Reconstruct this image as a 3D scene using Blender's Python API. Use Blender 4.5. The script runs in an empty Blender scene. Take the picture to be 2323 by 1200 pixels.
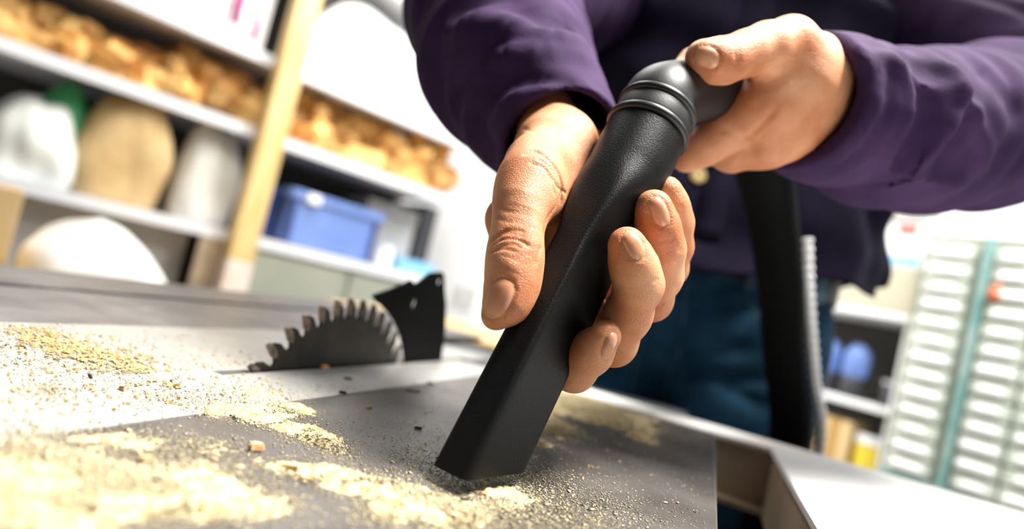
import bpy, math, random
import numpy as np
from mathutils import Vector, Matrix
from mathutils.bvhtree import BVHTree
from math import sin, cos, pi, radians, sqrt, atan, tan
random.seed(7)
RNG = np.random.default_rng(7)
SC = bpy.context.scene
COL = SC.collection

# ------------------------------------------------------------------ camera
FPX = 1400.0            # focal length in pixels of a 2323-wide frame
TZ = 0.85               # table top height
_psi, _p, _rho = radians(19.0), radians(2.75), atan(.245)
CF = np.array([-sin(_psi)*cos(_p), cos(_psi)*cos(_p), sin(_p)])
_R0 = np.array([cos(_psi), sin(_psi), 0.0])
_U0 = np.cross(_R0, CF)
CR = cos(_rho)*_R0 + sin(_rho)*_U0
CU = -sin(_rho)*_R0 + cos(_rho)*_U0
CC = np.array([0.0, 0.0, TZ + .083])

cam = bpy.data.cameras.new('camera')
cam.sensor_width = 36.0
cam.lens = 36.0*FPX/2323.0
cam.clip_start = .01
cam.dof.use_dof = True
cam.dof.focus_distance = .292
cam.dof.aperture_fstop = 3.2
cam_o = bpy.data.objects.new('camera', cam)
COL.objects.link(cam_o)
cam_o.matrix_world = Matrix(((CR[0], CU[0], -CF[0], CC[0]), (CR[1], CU[1], -CF[1], CC[1]),
                             (CR[2], CU[2], -CF[2], CC[2]), (0, 0, 0, 1)))
SC.camera = cam_o

# ------------------------------------------------------------------ light
SC.view_settings.view_transform = 'Standard'
SC.view_settings.look = 'None'
SC.view_settings.gamma = 1.0
SC.view_settings.exposure = 0.0
SC.view_settings.use_curve_mapping = False
world = bpy.data.worlds.new('world')
SC.world = world
world.use_nodes = True
world.node_tree.nodes['Background'].inputs[0].default_value = (.93, .97, 1.0, 1)
world.node_tree.nodes['Background'].inputs[1].default_value = .10


def area_light(name, loc, target, sx, sy, power, color=(1, 1, 1)):
    l = bpy.data.lights.new(name, 'AREA')
    l.shape = 'RECTANGLE'
    l.size, l.size_y, l.energy, l.color = sx, sy, power, color
    o = bpy.data.objects.new(name, l)
    COL.objects.link(o)
    o.location = loc
    o.rotation_euler = (Vector(target) - Vector(loc)).to_track_quat('-Z', 'Y').to_euler()
    return o


key = area_light('key_lamp', (.34, .40, 2.15), (-.06, .30, .95), .34, .34, 11.5, (1, .97, .92))
key.data.spread = radians(66)      # cone narrowed for effect: lights the hands, leaves the shirt dark
area_light('left_fill_light', (-.9, 1.1, 2.5), (-.5, .6, .85), .4, 1.2, 13, (1, .98, .95))  # unseen fill light added over the left side
area_light('shelf_fill_light', (-.7, 1.3, 2.6), (-1.6, 1.9, 1.1), 1.0, 1.0, 46, (1, .98, .93))  # unseen light added to brighten the shelves
area_light('rear_fill_light', (1.2, 1.6, 2.7), (.9, 2.9, 1.0), 1.6, .8, 108, (1, 1, 1))  # unseen light added to overexpose the right background
area_light('rear_fill_light', (-.6, 2.9, 2.8), (-.9, 4.2, 1.3), 1.6, .8, 170, (1, 1, 1))  # unseen light added to whiten the back wall


# ------------------------------------------------------------------ pixel / world helpers
def P(x, y, d):
    return CC + d*(CF + (x-1161.5)/FPX*CR - (y-600)/FPX*CU)


def ray(x, y):
    return CF + (x-1161.5)/FPX*CR - (y-600)/FPX*CU


def T(x, y, z=TZ):
    v = ray(x, y)
    return CC + (z-CC[2])/v[2]*v


def PX(x, y, X=-.256):
    v = ray(x, y)
    return CC + X/v[0]*v


def unit(v):
    v = np.asarray(v, float)
    return v/np.linalg.norm(v)


# ------------------------------------------------------------------ object helpers
WORG = {}


def _new(name, data, parent, origin):
    o = bpy.data.objects.new(name, data)
    COL.objects.link(o)
    if parent is not None:
        o.parent = parent
        base = WORG[parent.name]
        o.location = [origin[i]-base[i] for i in range(3)]
    else:
        o.location = origin
    WORG[o.name] = tuple(float(a) for a in origin)
    return o


def thing(name, origin, label, cat, group=None):
    o = _new(name, None, None, tuple(origin))
    o.empty_display_size = .02
    o['label'] = label
    o['category'] = cat
    if group:
        o['group'] = group
    return o


def tag(o, label, cat, group=None, kind=None):
    o['label'] = label
    if cat:
        o['category'] = cat
    if group:
        o['group'] = group
    if kind:
        o['kind'] = kind
    return o


def mesh(name, V, Fc, mat, parent=None, origin=None, smooth=False, label=None, kind=None, mats=None, mi=None):
    """V in world coordinates"""
    V = np.asarray(V, float)
    if origin is None:
        origin = WORG[parent.name] if parent is not None else (float(V[:, 0].mean()), float(V[:, 1].mean()), float(V[:, 2].min()))
    me = bpy.data.meshes.new(name)
    L = V - np.array(origin)
    if isinstance(Fc, np.ndarray):
        n = Fc.shape[1]
        me.vertices.add(len(L))
        me.vertices.foreach_set('co', L.astype(np.float32).ravel())
        me.loops.add(Fc.size)
        me.loops.foreach_set('vertex_index', Fc.astype(np.int32).ravel())
        me.polygons.add(len(Fc))
        me.polygons.foreach_set('loop_start', np.arange(0, Fc.size, n, dtype=np.int32))
        me.update(calc_edges=True)
        me.validate()
    else:
        me.from_pydata([tuple(v) for v in L], [], [tuple(f) for f in Fc])
    if mats:
        for m in mats:
            me.materials.append(m)
    else:
        me.materials.append(mat)
    if mi is not None:
        me.polygons.foreach_set('material_index', np.asarray(mi, dtype=np.int32))
    if smooth:
        me.polygons.foreach_set('use_smooth', np.ones(len(me.polygons), dtype=bool))
    me.update()
    o = _new(name, me, parent, origin)
    if label:
        o['label'] = label
    if kind:
        o['kind'] = kind
    return o


class MB:
    """collects boxes, prisms and tubes into one mesh"""
    def __init__(s):
        s.V, s.F = [], []

    def add(s, V, F):
        n = len(s.V)
        s.V += [tuple(v) for v in V]
        s.F += [tuple(i+n for i in f) for f in F]
        return s

    def box(s, c, h, ax=None, bev=0.0):
        ax = np.eye(3) if ax is None else np.asarray(ax)
        c, h = np.asarray(c, float), np.asarray(h, float)
        if bev <= 0:
            V = [c + ax.T @ (h*np.array(k)) for k in
                 [(-1, -1, -1), (1, -1, -1), (1, 1, -1), (-1, 1, -1), (-1, -1, 1), (1, -1, 1), (1, 1, 1), (-1, 1, 1)]]
            return s.add(V, [(3, 2, 1, 0), (4, 5, 6, 7), (0, 1, 5, 4), (1, 2, 6, 5), (2, 3, 7, 6), (3, 0, 4, 7)])
        # chamfered box: 24 verts
        V, idx = [], {}
        for sx in (-1, 1):
            for sy in (-1, 1):
                for sz in (-1, 1):
                    for a in range(3):
                        q = np.array([sx, sy, sz], float)*(h-bev)
                        q[a] = (sx, sy, sz)[a]*h[a]
                        idx[(sx, sy, sz, a)] = len(V)
                        V.append(c + ax.T @ q)
        F = []
        for a in range(3):
            b, d = (a+1) % 3, (a+2) % 3
            for sg in (-1, 1):
                f = []
                for (u, v) in ((-1, -1), (1, -1), (1, 1), (-1, 1)):
                    k = [0, 0, 0]
                    k[a], k[b], k[d] = sg, u, v
                    f.append(idx[(*k, a)])
                F.append(f if sg > 0 else f[::-1])
            for u in (-1, 1):
                for v in (-1, 1):      # edge strips running along a
                    k1, k2 = [0, 0, 0], [0, 0, 0]
                    k1[a], k1[b], k1[d] = -1, u, v
                    k2[a], k2[b], k2[d] = 1, u, v
                    f = [idx[(*k1, b)], idx[(*k2, b)], idx[(*k2, d)], idx[(*k1, d)]]
                    F.append(f if u*v < 0 else f[::-1])
        for sx in (-1, 1):
            for sy in (-1, 1):
                for sz in (-1, 1):
                    f = [idx[(sx, sy, sz, a)] for a in range(3)]
                    F.append(f if sx*sy*sz > 0 else f[::-1])
        return s.add(V, F)

    def prism(s, pts, d):
        """polygon of 3-D points extruded by vector d"""
        n = len(pts)
        V = [np.asarray(p) for p in pts] + [np.asarray(p)+d for p in pts]
        F = [tuple(range(n))[::-1], tuple(range(n, 2*n))] + [(i, (i+1) % n, n+(i+1) % n, n+i) for i in range(n)]
        return s.add(V, F)

    def tube(s, pts, rs, n=16, cap=True):
        pts = [np.asarray(p, float) for p in pts]
        if not hasattr(rs, '__len__'):
            rs = [rs]*len(pts)
        tn = [unit(pts[min(i+1, len(pts)-1)]-pts[max(i-1, 0)]) for i in range(len(pts))]
        ref = unit(np.cross(tn[0], [.3, .2, .9]))
        V, F = [], []
        for i, p in enumerate(pts):
            ref = unit(ref - tn[i]*np.dot(ref, tn[i]))
            b = np.cross(tn[i], ref)
            V += [p + rs[i]*(cos(2*pi*k/n)*ref + sin(2*pi*k/n)*b) for k in range(n)]
        for i in range(len(pts)-1):
            for k in range(n):
                F.append((i*n+k, i*n+(k+1) % n, (i+1)*n+(k+1) % n, (i+1)*n+k))
        if cap:
            F += [tuple(range(n))[::-1], tuple(range((len(pts)-1)*n, len(pts)*n))]
        return s.add(V, F)

    def build(s, name, mat, parent=None, origin=None, smooth=False, label=None, kind=None):
        return mesh(name, s.V, s.F, mat, parent, origin, smooth, label, kind)


def autosmooth(o, ang=35):
    me = o.data
    me.polygons.foreach_set('use_smooth', np.ones(len(me.polygons), dtype=bool))
    try:
        me.set_sharp_from_angle(angle=radians(ang))
    except Exception:
        pass
    return o


# ------------------------------------------------------------------ materials
def mat(name, color, rough=.6, metal=0.0, vary=None, vscale=8.0, vdetail=3.0, bump=0.0, bscale=60.0, spec=.5,
        sss=0.0, trans=0.0, ramp=(.35, .65), emit=None, bdist=.001, stretch=(1, 1, 1), alpha=1.0, rand=0.0):
    m = bpy.data.materials.new(name)
    m.use_nodes = True
    nt = m.node_tree
    N, Lk = nt.nodes, nt.links
    b = N['Principled BSDF']
    b.inputs['Base Color'].default_value = (*color, 1)
    b.inputs['Roughness'].default_value = rough
    b.inputs['Metallic'].default_value = metal
    b.inputs['Specular IOR Level'].default_value = spec
    if alpha < 1:
        b.inputs['Alpha'].default_value = alpha
    if trans:
        b.inputs['Transmission Weight'].default_value = trans
    if sss:
        b.inputs['Subsurface Weight'].default_value = sss
        b.inputs['Subsurface Radius'].default_value = (1.0, .35, .18)
        b.inputs['Subsurface Scale'].default_value = .004
    geo = N.new('ShaderNodeNewGeometry')
    mp = N.new('ShaderNodeMapping')
    mp.inputs['Scale'].default_value = stretch
    Lk.new(geo.outputs['Position'], mp.inputs['Vector'])
    col = None
    if vary is not None:
        n1 = N.new('ShaderNodeTexNoise')
        n1.inputs['Scale'].default_value = vscale
        n1.inputs['Detail'].default_value = vdetail
        Lk.new(mp.outputs[0], n1.inputs['Vector'])
        r = N.new('ShaderNodeValToRGB')
        r.color_ramp.elements[0].position, r.color_ramp.elements[1].position = ramp
        r.color_ramp.elements[0].color = (*color, 1)
        r.color_ramp.elements[1].color = (*vary, 1)
        Lk.new(n1.outputs['Fac'], r.inputs['Fac'])
        col = r.outputs['Color']
    if rand:
        oi = N.new('ShaderNodeObjectInfo')
        hs = N.new('ShaderNodeHueSaturation')
        mr = N.new('ShaderNodeMapRange')
        mr.inputs['To Min'].default_value = 1-rand
        mr.inputs['To Max'].default_value = 1+rand
        Lk.new(oi.outputs['Random'], mr.inputs['Value'])
        Lk.new(mr.outputs[0], hs.inputs['Value'])
        if col is None:
            hs.inputs['Color'].default_value = (*color, 1)
        else:
            Lk.new(col, hs.inputs['Color'])
        col = hs.outputs['Color']
    if col is not None:
        Lk.new(col, b.inputs['Base Color'])
    if bump:
        n2 = N.new('ShaderNodeTexNoise')
        n2.inputs['Scale'].default_value = bscale
        n2.inputs['Detail'].default_value = 4
        Lk.new(mp.outputs[0], n2.inputs['Vector'])
        bp = N.new('ShaderNodeBump')
        bp.inputs['Strength'].default_value = bump
        bp.inputs['Distance'].default_value = bdist
        Lk.new(n2.outputs['Fac'], bp.inputs['Height'])
        Lk.new(bp.outputs[0], b.inputs['Normal'])
    if emit:
        b.inputs['Emission Color'].default_value = (*color, 1)
        b.inputs['Emission Strength'].default_value = emit
    return m


def skin_material():
    m = mat('skin', (.42, .145, .056), .50, vary=(.57, .275, .142), vscale=34, vdetail=4, sss=.10, spec=.38)
    nt = m.node_tree
    N, Lk = nt.nodes, nt.links
    b = N['Principled BSDF']
    geo = N.new('ShaderNodeNewGeometry')
    v = N.new('ShaderNodeTexVoronoi')
    v.feature = 'DISTANCE_TO_EDGE'
    v.inputs['Scale'].default_value = 620
    n0 = N.new('ShaderNodeTexNoise')
    n0.inputs['Scale'].default_value = 160
    n0.inputs['Detail'].default_value = 5
    mx = N.new('ShaderNodeMix')
    mx.data_type = 'VECTOR'
    mx.inputs['Factor'].default_value = .0
    Lk.new(geo.outputs['Position'], v.inputs['Vector'])
    Lk.new(geo.outputs['Position'], n0.inputs['Vector'])
    mr = N.new('ShaderNodeMapRange')
    mr.inputs['From Max'].default_value = .12
    Lk.new(v.outputs['Distance'], mr.inputs['Value'])
    ad = N.new('ShaderNodeMath')
    ad.operation = 'MULTIPLY_ADD'
    ad.inputs[1].default_value = .35
    Lk.new(mr.outputs[0], ad.inputs[0])
    Lk.new(n0.outputs['Fac'], ad.inputs[2])
    bp = N.new('ShaderNodeBump')
    bp.inputs['Strength'].default_value = .55
    bp.inputs['Distance'].default_value = .0006
    Lk.new(ad.outputs[0], bp.inputs['Height'])
    Lk.new(bp.outputs[0], b.inputs['Normal'])
    return m


def iron_material(name, base, dark, dust, thr, rough):
    """worn machined metal with scratches and a film of fine dust"""
    m = mat(name, base, rough, .35, vary=dark, vscale=26, vdetail=6, bump=.25, bscale=500, bdist=.0003)
    nt = m.node_tree
    N, Lk = nt.nodes, nt.links
    b = N['Principled BSDF']
    ramp = [n for n in N if n.type == 'VALTORGB'][0]
    geo = N.new('ShaderNodeNewGeometry')
    big = N.new('ShaderNodeTexNoise')
    big.inputs['Scale'].default_value = 9
    big.inputs['Detail'].default_value = 8
    big.inputs['Roughness'].default_value = .72
    fine = N.new('ShaderNodeTexNoise')
    fine.inputs['Scale'].default_value = 900
    fine.inputs['Detail'].default_value = 2
    Lk.new(geo.outputs['Position'], big.inputs['Vector'])
    Lk.new(geo.outputs['Position'], fine.inputs['Vector'])
    a = N.new('ShaderNodeMath')
    a.operation = 'MULTIPLY_ADD'
    a.inputs[1].default_value = .35
    Lk.new(fine.outputs['Fac'], a.inputs[0])
    Lk.new(big.outputs['Fac'], a.inputs[2])
    mr = N.new('ShaderNodeMapRange')
    mr.inputs['From Min'].default_value = thr
    mr.inputs['From Max'].default_value = thr+.12
    mr.inputs['To Max'].default_value = .55
    Lk.new(a.outputs[0], mr.inputs['Value'])
    mx = N.new('ShaderNodeMix')
    mx.data_type = 'RGBA'
    Lk.new(mr.outputs[0], mx.inputs[0])
    Lk.new(ramp.outputs[0], mx.inputs[6])
    mx.inputs[7].default_value = (*dust, 1)
    Lk.new(mx.outputs[2], b.inputs['Base Color'])
    inv = N.new('ShaderNodeMath')
    inv.operation = 'MULTIPLY_ADD'
    inv.inputs[1].default_value = .5
    inv.inputs[2].default_value = rough
    Lk.new(mr.outputs[0], inv.inputs[0])
    Lk.new(inv.outputs[0], b.inputs['Roughness'])
    return m


M = dict(
    skin=skin_material(),
    nail=mat('nail', (.48, .21, .11), .30, vary=(.55, .27, .155), vscale=200, sss=.15, spec=.6),
    plastic=mat('black_plastic', (.003, .003, .0033), .40, bump=.55, bscale=1500, bdist=.0004, spec=.16),
    rubber=mat('black_rubber', (.008, .008, .009), .42, spec=.4),
    collar=mat('collar_plastic', (.006, .006, .0065), .50, bump=.3, bscale=900, bdist=.0003, spec=.35),
    hose=mat('hose_plastic', (.002, .002, .0022), .7, spec=.08),
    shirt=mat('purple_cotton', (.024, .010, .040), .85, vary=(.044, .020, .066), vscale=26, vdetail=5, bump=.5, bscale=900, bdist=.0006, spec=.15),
    shirt_shaded=mat('shaded_cotton', (.008, .0065, .016), .9, vary=(.015, .011, .028), vscale=18, vdetail=4, bump=.5, bscale=800, bdist=.0006, spec=.1),  # same cotton as the sleeves, trunk shade put into the colour
    button=mat('brass_button', (.62, .46, .20), .4, vary=(.45, .30, .12), vscale=300),
    denim=mat('denim', (.008, .034, .070), .9, vary=(.020, .066, .115), vscale=22, vdetail=6, bump=.6, bscale=700, bdist=.0008, spec=.1),
    belt=mat('dark_leather', (.010, .008, .008), .5),
    stitch=mat('denim_seam', (.05, .09, .12), .9),
    shoe=mat('brown_leather', (.05, .03, .02), .5),
    hair=mat('brown_hair', (.05, .03, .02), .7),
    iron=iron_material('cast_iron', (.070, .061, .057), (.12, .108, .10), (.42, .38, .31), .80, .40),
    iron2=iron_material('worn_steel', (.20, .19, .185), (.13, .12, .12), (.55, .50, .42), .80, .42),
    alu=iron_material('brushed_aluminium', (.42, .41, .39), (.36, .35, .335), (.70, .64, .50), .84, .40),
    slot_shade=mat('slot_shade_black', (.006, .006, .006), .9),
    blade=mat('saw_steel', (.014, .012, .011), .42, .45, vary=(.030, .026, .022), vscale=60, vdetail=6, bump=.2, bscale=500, bdist=.0003),
    carbide=mat('carbide', (.26, .21, .17), .28, .8, vary=(.16, .12, .09), vscale=200),
    knife=mat('black_steel', (.003, .003, .003), .6, spec=.08),
    rail=mat('painted_rail', (.90, .88, .84), .5, vary=(.66, .56, .42), vscale=5, ramp=(.5, .8)),
    railin=mat('rail_inner_steel', (.46, .36, .25), .55, .1, vary=(.34, .26, .18), vscale=14),
    ext=mat('white_laminate', (.92, .92, .90), .45),
    sawbody=mat('machine_paint', (.12, .13, .14), .6),
    dust=mat('sawdust', (.42, .32, .16), .95, vary=(.70, .60, .38), vscale=320, vdetail=5, bump=1.0, bscale=1300, bdist=.0012, spec=.05),
    grain=mat('sawdust_grain', (.80, .66, .38), .9, vary=(.92, .84, .62), vscale=700, spec=.1),
    chip=mat('wood_chip', (.40, .22, .09), .8, vary=(.72, .54, .30), vscale=300, rand=.3),
    chipdark=mat('dark_chip', (.035, .022, .015), .8),
    chiporange=mat('orange_chip', (.55, .24, .06), .7),
    splinter=mat('splinter', (.42, .27, .10), .8, vary=(.70, .55, .28), vscale=500),
    shelf=mat('grey_white_shelf', (.72, .73, .78), .5, vary=(.82, .82, .84), vscale=3),
    post=mat('pine_post', (.66, .46, .17), .6, vary=(.80, .62, .30), vscale=5, stretch=(6, 6, 1), bump=.2, bscale=40),
    postwhite=mat('white_paint', (.82, .78, .74), .5, vary=(.74, .60, .52), vscale=6),
    offcut=mat('golden_wood', (.40, .17, .035), .7, vary=(.80, .50, .17), vscale=9, vdetail=5, bump=.4, bscale=60, rand=.4, bdist=.004),
    backdark=mat('dark_backboard', (.045, .040, .034), .8, vary=(.07, .065, .055), vscale=3),
    bag=mat('white_plastic_bag', (.88, .90, .86), .4, vary=(.80, .84, .80), vscale=6),
    green=mat('green_print', (.03, .28, .10), .5),
    sack=mat('brown_paper_sack', (.44, .29, .12), .85, vary=(.66, .48, .25), vscale=6, vdetail=5, bump=.4, bscale=30, bdist=.004),
    greysack=mat('grey_canvas_sack', (.56, .55, .50), .85, vary=(.68, .67, .63), vscale=8, bump=.4, bscale=30, bdist=.004),
    twine=mat('jute_twine', (.35, .22, .1), .9),
    whitesack=mat('white_woven_sack', (.90, .89, .86), .8, vary=(.82, .82, .78), vscale=5, bump=.4, bscale=25, bdist=.005),
    blue=mat('blue_plastic', (.13, .22, .54), .45, vary=(.17, .27, .60), vscale=4),
    bluedark=mat('dark_blue_plastic', (.02, .04, .18), .5),
    lightblue=mat('light_blue_plastic', (.22, .48, .72), .4),
    greybox=mat('grey_card', (.46, .44, .41), .8, vary=(.54, .52, .49), vscale=6),
    cabinet=mat('pale_green_paint', (.27, .29, .23), .7, vary=(.32, .33, .27), vscale=3),
    card=mat('cardboard', (.64, .44, .20), .85, vary=(.72, .53, .27), vscale=5),
    tape=mat('parcel_tape', (.50, .30, .10), .3),
    white=mat('white_gloss', (.90, .90, .90), .35),
    wall=mat('white_wall_paint', (.88, .88, .87), .8),
    floorm=mat('concrete_floor', (.30, .29, .27), .8, vary=(.40, .38, .35), vscale=2.5, vdetail=6, bump=.3, bscale=30),
    magenta=mat('magenta_plastic', (.45, .02, .18), .4),
    beige=mat('beige_card', (.50, .46, .34), .7),
    teal=mat('teal_metal', (.10, .28, .26), .5, vary=(.30, .42, .38), vscale=8),
    binm=mat('translucent_bin', (.70, .73, .64), .3, vary=(.54, .59, .50), vscale=9, rand=.12),
    binlab=mat('white_bin_label', (.92, .92, .90), .5),
    bincont=mat('brown_hardware', (.36, .25, .14), .6, rand=.4),
    orange=mat('orange_red_plastic', (.75, .13, .03), .4),
    yellow=mat('yellow_plastic', (.85, .68, .06), .4),
    redp=mat('red_print', (.45, .06, .03), .5),
    darkst=mat('dark_plastic', (.03, .03, .035), .5),
    edge_highlight=mat('hose_highlight_white', (.82, .82, .82), .4),  # white of the strip that stands for light on the hose edge
    benchwood=mat('bench_wood', (.50, .32, .12), .7, vary=(.62, .43, .2), vscale=6),
    tan=mat('tan_moulding', (.55, .40, .24), .6),
)


# ------------------------------------------------------------------ signed-distance modelling
class Field:
    def __init__(s, lo, hi, res):
        s.lo, s.res = np.asarray(lo, float), res
        s.n = np.ceil((np.asarray(hi)-s.lo)/res).astype(int)+1
        s.ax = [(s.lo[i]+np.arange(s.n[i])*res).astype(np.float32) for i in range(3)]

    def new(s):
        return np.full(tuple(s.n), .5, np.float32)

    def sub(s, lo, hi):
        i0 = np.clip(np.floor((np.asarray(lo)-s.lo)/s.res).astype(int), 0, s.n)
        i1 = np.clip(np.ceil((np.asarray(hi)-s.lo)/s.res).astype(int)+1, 0, s.n)
        sl = tuple(slice(i0[i], i1[i]) for i in range(3))
        X = s.ax[0][sl[0]][:, None, None]
        Y = s.ax[1][sl[1]][None, :, None]
        Z = s.ax[2][sl[2]][None, None, :]
        return sl, X, Y, Z


def segd(X, Y, Z, a, b):
    ba = b-a
    L = max(float(ba@ba), 1e-12)
    h = np.clip(((X-a[0])*ba[0]+(Y-a[1])*ba[1]+(Z-a[2])*ba[2])/L, 0, 1)
    d = np.sqrt((X-a[0]-h*ba[0])**2+(Y-a[1]-h*ba[1])**2+(Z-a[2]-h*ba[2])**2)
    return d, h


def smin(a, b, k):
    if k <= 0:
        return np.minimum(a, b)
    h = np.maximum(k-np.abs(a-b), 0)/k
    return np.minimum(a, b)-h*h*k*.25


def cone(Fd, D, a, ra, b, rb, k=.004):
    a, b = np.asarray(a, float), np.asarray(b, float)
    m = max(ra, rb)+k+4*Fd.res
    sl, X, Y, Z = Fd.sub(np.minimum(a, b)-m, np.maximum(a, b)+m)
    d, h = segd(X, Y, Z, a, b)
    d = d-(ra+(rb-ra)*h)
    D[sl] = smin(D[sl], d.astype(np.float32), k)


def chain(Fd, D, pts, k=.004):
    """pts: (x, y, depth, radius px) per joint"""
    q = [(P(x, y, d), r*d/FPX) for x, y, d, r in pts]
    for (a, ra), (b, rb) in zip(q[:-1], q[1:]):
        cone(Fd, D, a, ra, b, rb, k)


def union(Fd, A, B, k):
    return smin(A, B, k)


def march(Fd, D, x, y, d0=.2, d1=1.2, step=.0005):
    """first surface point of the field seen along a sight line"""
    ds = np.arange(d0, d1, step)
    pts = CC[None]+ds[:, None]*ray(x, y)[None]
    ii = np.round((pts-Fd.lo)/Fd.res).astype(int)
    ok = np.all((ii >= 0) & (ii < Fd.n), axis=1)
    v = np.full(len(ds), 1.0)
    v[ok] = D[ii[ok, 0], ii[ok, 1], ii[ok, 2]]
    w = np.nonzero(v < 0)[0]
    return pts[w[0]] if len(w) else None


def crease(Fd, D, px, width, depth):
    """groove (depth > 0) or ridge (depth < 0) along a line drawn over the surface"""
    pts = [march(Fd, D, x, y) for x, y in px]
    pts = [p for p in pts if p is not None]
    if len(pts) < 2:
        return
    for a, b in zip(pts[:-1], pts[1:]):
        if np.linalg.norm(a-b) > .12:
            continue
        m = width*2.6
        sl, X, Y, Z = Fd.sub(np.minimum(a, b)-m, np.maximum(a, b)+m)
        d, h = segd(X, Y, Z, a, b)
        g = (depth*np.exp(-(d/width)**2)).astype(np.float32)
        # do not double at shared joints: fade at the ends
        g *= (.5+.5*np.clip(np.minimum(h, 1-h)*8, 0, 1)).astype(np.float32)
        D[sl] += g


def nets(Fd, D):
    """surface nets: vertices and quads of the zero level"""
    s = D < 0
    nx, ny, nz = D.shape
    c = np.zeros((nx-1, ny-1, nz-1), np.uint8)
    for i in (0, 1):
        for j in (0, 1):
            for k in (0, 1):
                c += s[i:nx-1+i, j:ny-1+j, k:nz-1+k]
    act = (c > 0) & (c < 8)
    I = np.argwhere(act)
    idx = np.full(act.shape, -1, np.int64)
    idx[act] = np.arange(len(I))
    acc = np.zeros((len(I), 3))
    cnt = np.zeros(len(I))
    for axis in range(3):
        for u in (0, 1):
            for v in (0, 1):
                o0 = [0, 0, 0]
                o0[(axis+1) % 3], o0[(axis+2) % 3] = u, v
                o1 = list(o0)
                o1[axis] = 1
                A = D[I[:, 0]+o0[0], I[:, 1]+o0[1], I[:, 2]+o0[2]]
                B = D[I[:, 0]+o1[0], I[:, 1]+o1[1], I[:, 2]+o1[2]]
                x = (A < 0) != (B < 0)
                t = np.zeros(len(A))
                t[x] = A[x]/(A[x]-B[x])
                pnt = np.tile(np.array(o0, float), (len(A), 1))
                pnt[:, axis] = t
                acc[x] += pnt[x]
                cnt[x] += 1
    V = Fd.lo+(I+acc/cnt[:, None])*Fd.res
    Q = []
    for axis in range(3):
        b1, b2 = (axis+1) % 3, (axis+2) % 3
        sa = [slice(None)]*3
        sb = [slice(None)]*3
        sa[axis], sb[axis] = slice(0, -1), slice(1, None)
        A, B = s[tuple(sa)], s[tuple(sb)]
        e = np.argwhere(A != B)
        e = e[(e[:, b1] > 0) & (e[:, b2] > 0) & (e[:, b1] < D.shape[b1]-1) & (e[:, b2] < D.shape[b2]-1)]
        ins = A[e[:, 0], e[:, 1], e[:, 2]]
        q = []
        for (d1, d2) in ((-1, -1), (0, -1), (0, 0), (-1, 0)):
            w = e.copy()
            w[:, b1] += d1
            w[:, b2] += d2
            q.append(idx[w[:, 0], w[:, 1], w[:, 2]])
        q = np.stack(q, 1)
        q[~ins] = q[~ins][:, ::-1]
        Q.append(q)
    Q = np.concatenate(Q)
    Q = Q[(Q >= 0).all(1)]
    return V, Q


def fbm(V, scale, seed=0, octs=3):
    """cheap smooth noise at points: sum of rotated sines"""
    r = np.random.default_rng(seed)
    out = np.zeros(len(V))
    amp, s = 1.0, scale
    for _ in range(octs):
        for _ in range(4):
            d = unit(r.normal(size=3))
            d2 = unit(r.normal(size=3))
            out += amp*.35*np.sin(V@d*s+r.uniform(0, 6)+1.3*np.sin(V@d2*s*.7+r.uniform(0, 6)))
        amp *= .5
        s *= 2.1
    return out

# ================================================================== THE SETTING
#@SETTING
FZ = 0.0


def struct(name, mb, m, **k):
    o = mb.build(name, m, **k)
    o['kind'] = 'structure'
    return o


struct('floor', MB().box((0, 2, -.02), (4.2, 4.2, .02)), M['floorm'])
struct('wall_back', MB().box((0, 5.3, 1.6), (4.2, .05, 1.6)), M['wall'])
struct('wall_left', MB().box((-3.4, 2, 1.6), (.05, 3.35, 1.6)), M['wall'])
struct('wall_right', MB().box((3.4, 2, 1.6), (.05, 3.35, 1.6)), M['wall'])

# ================================================================== TABLE SAW
#@TABLE
saw = thing('table_saw', (-.2, .3, 0), 'table saw with a dusty grey metal top, bright middle strip and raised blade', 'table saw')
Y0, Y1 = -.32, .635
# cast-iron plate to the right of the strip
mb = MB().box(((-.199+.021)/2, (Y0+Y1)/2, TZ-.006), (.110, (Y1-Y0)/2, .006), bev=.0012)
mb.box((-.089, (Y0+Y1)/2, TZ-.03), (.100, (Y1-Y0)/2-.01, .018))
autosmooth(mb.build('iron_plate', M['iron'], saw, label='dark scratched cast iron plate'), 20)
# bright strip with the slot of the blade
mb = MB()
xs0, xs1, sl0, sl1, sy0, sy1 = -.372, -.2005, -.2600, -.2520, .288, .665
for x0, x1, y0, y1 in ((xs0, sl0, Y0, Y1+.10), (sl1, xs1, Y0, Y1), (sl0, sl1, Y0, sy0), (sl0, sl1, sy1, Y1+.10)):
    mb.box(((x0+x1)/2, (y0+y1)/2, TZ-.004), ((x1-x0)/2, (y1-y0)/2, .004))
mb.build('throat_strip', M['alu'], saw, label='bright aluminium strip with the blade slot')
# left top with a mitre slot
mb = MB()
for x0, x1 in ((-.605, -.5085), (-.4935, -.3725)):
    mb.box(((x0+x1)/2, (Y0+1.02)/2, TZ-.004), ((x1-x0)/2, (1.02-Y0)/2, .004))
mb.box((-.501, (Y0+1.02)/2, TZ-.011), (.0076, (1.02-Y0)/2, .001))
mb.build('steel_plate', M['iron2'], saw, label='lighter grey steel plate with a groove')
mb = MB().box((-.30, .33, TZ-.035), (.29, .62, .022))
mb.box((-.30, .25, .42), (.24, .34, .39))
mb.build('saw_body', M['sawbody'], saw)
mb = MB().box((-.256, .46, TZ-.0095), (.02, .22, .0012))  # near-black plate under the slot, its shade put into the colour
mb.build('slot_shade_plate', M['slot_shade'], saw)
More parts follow.
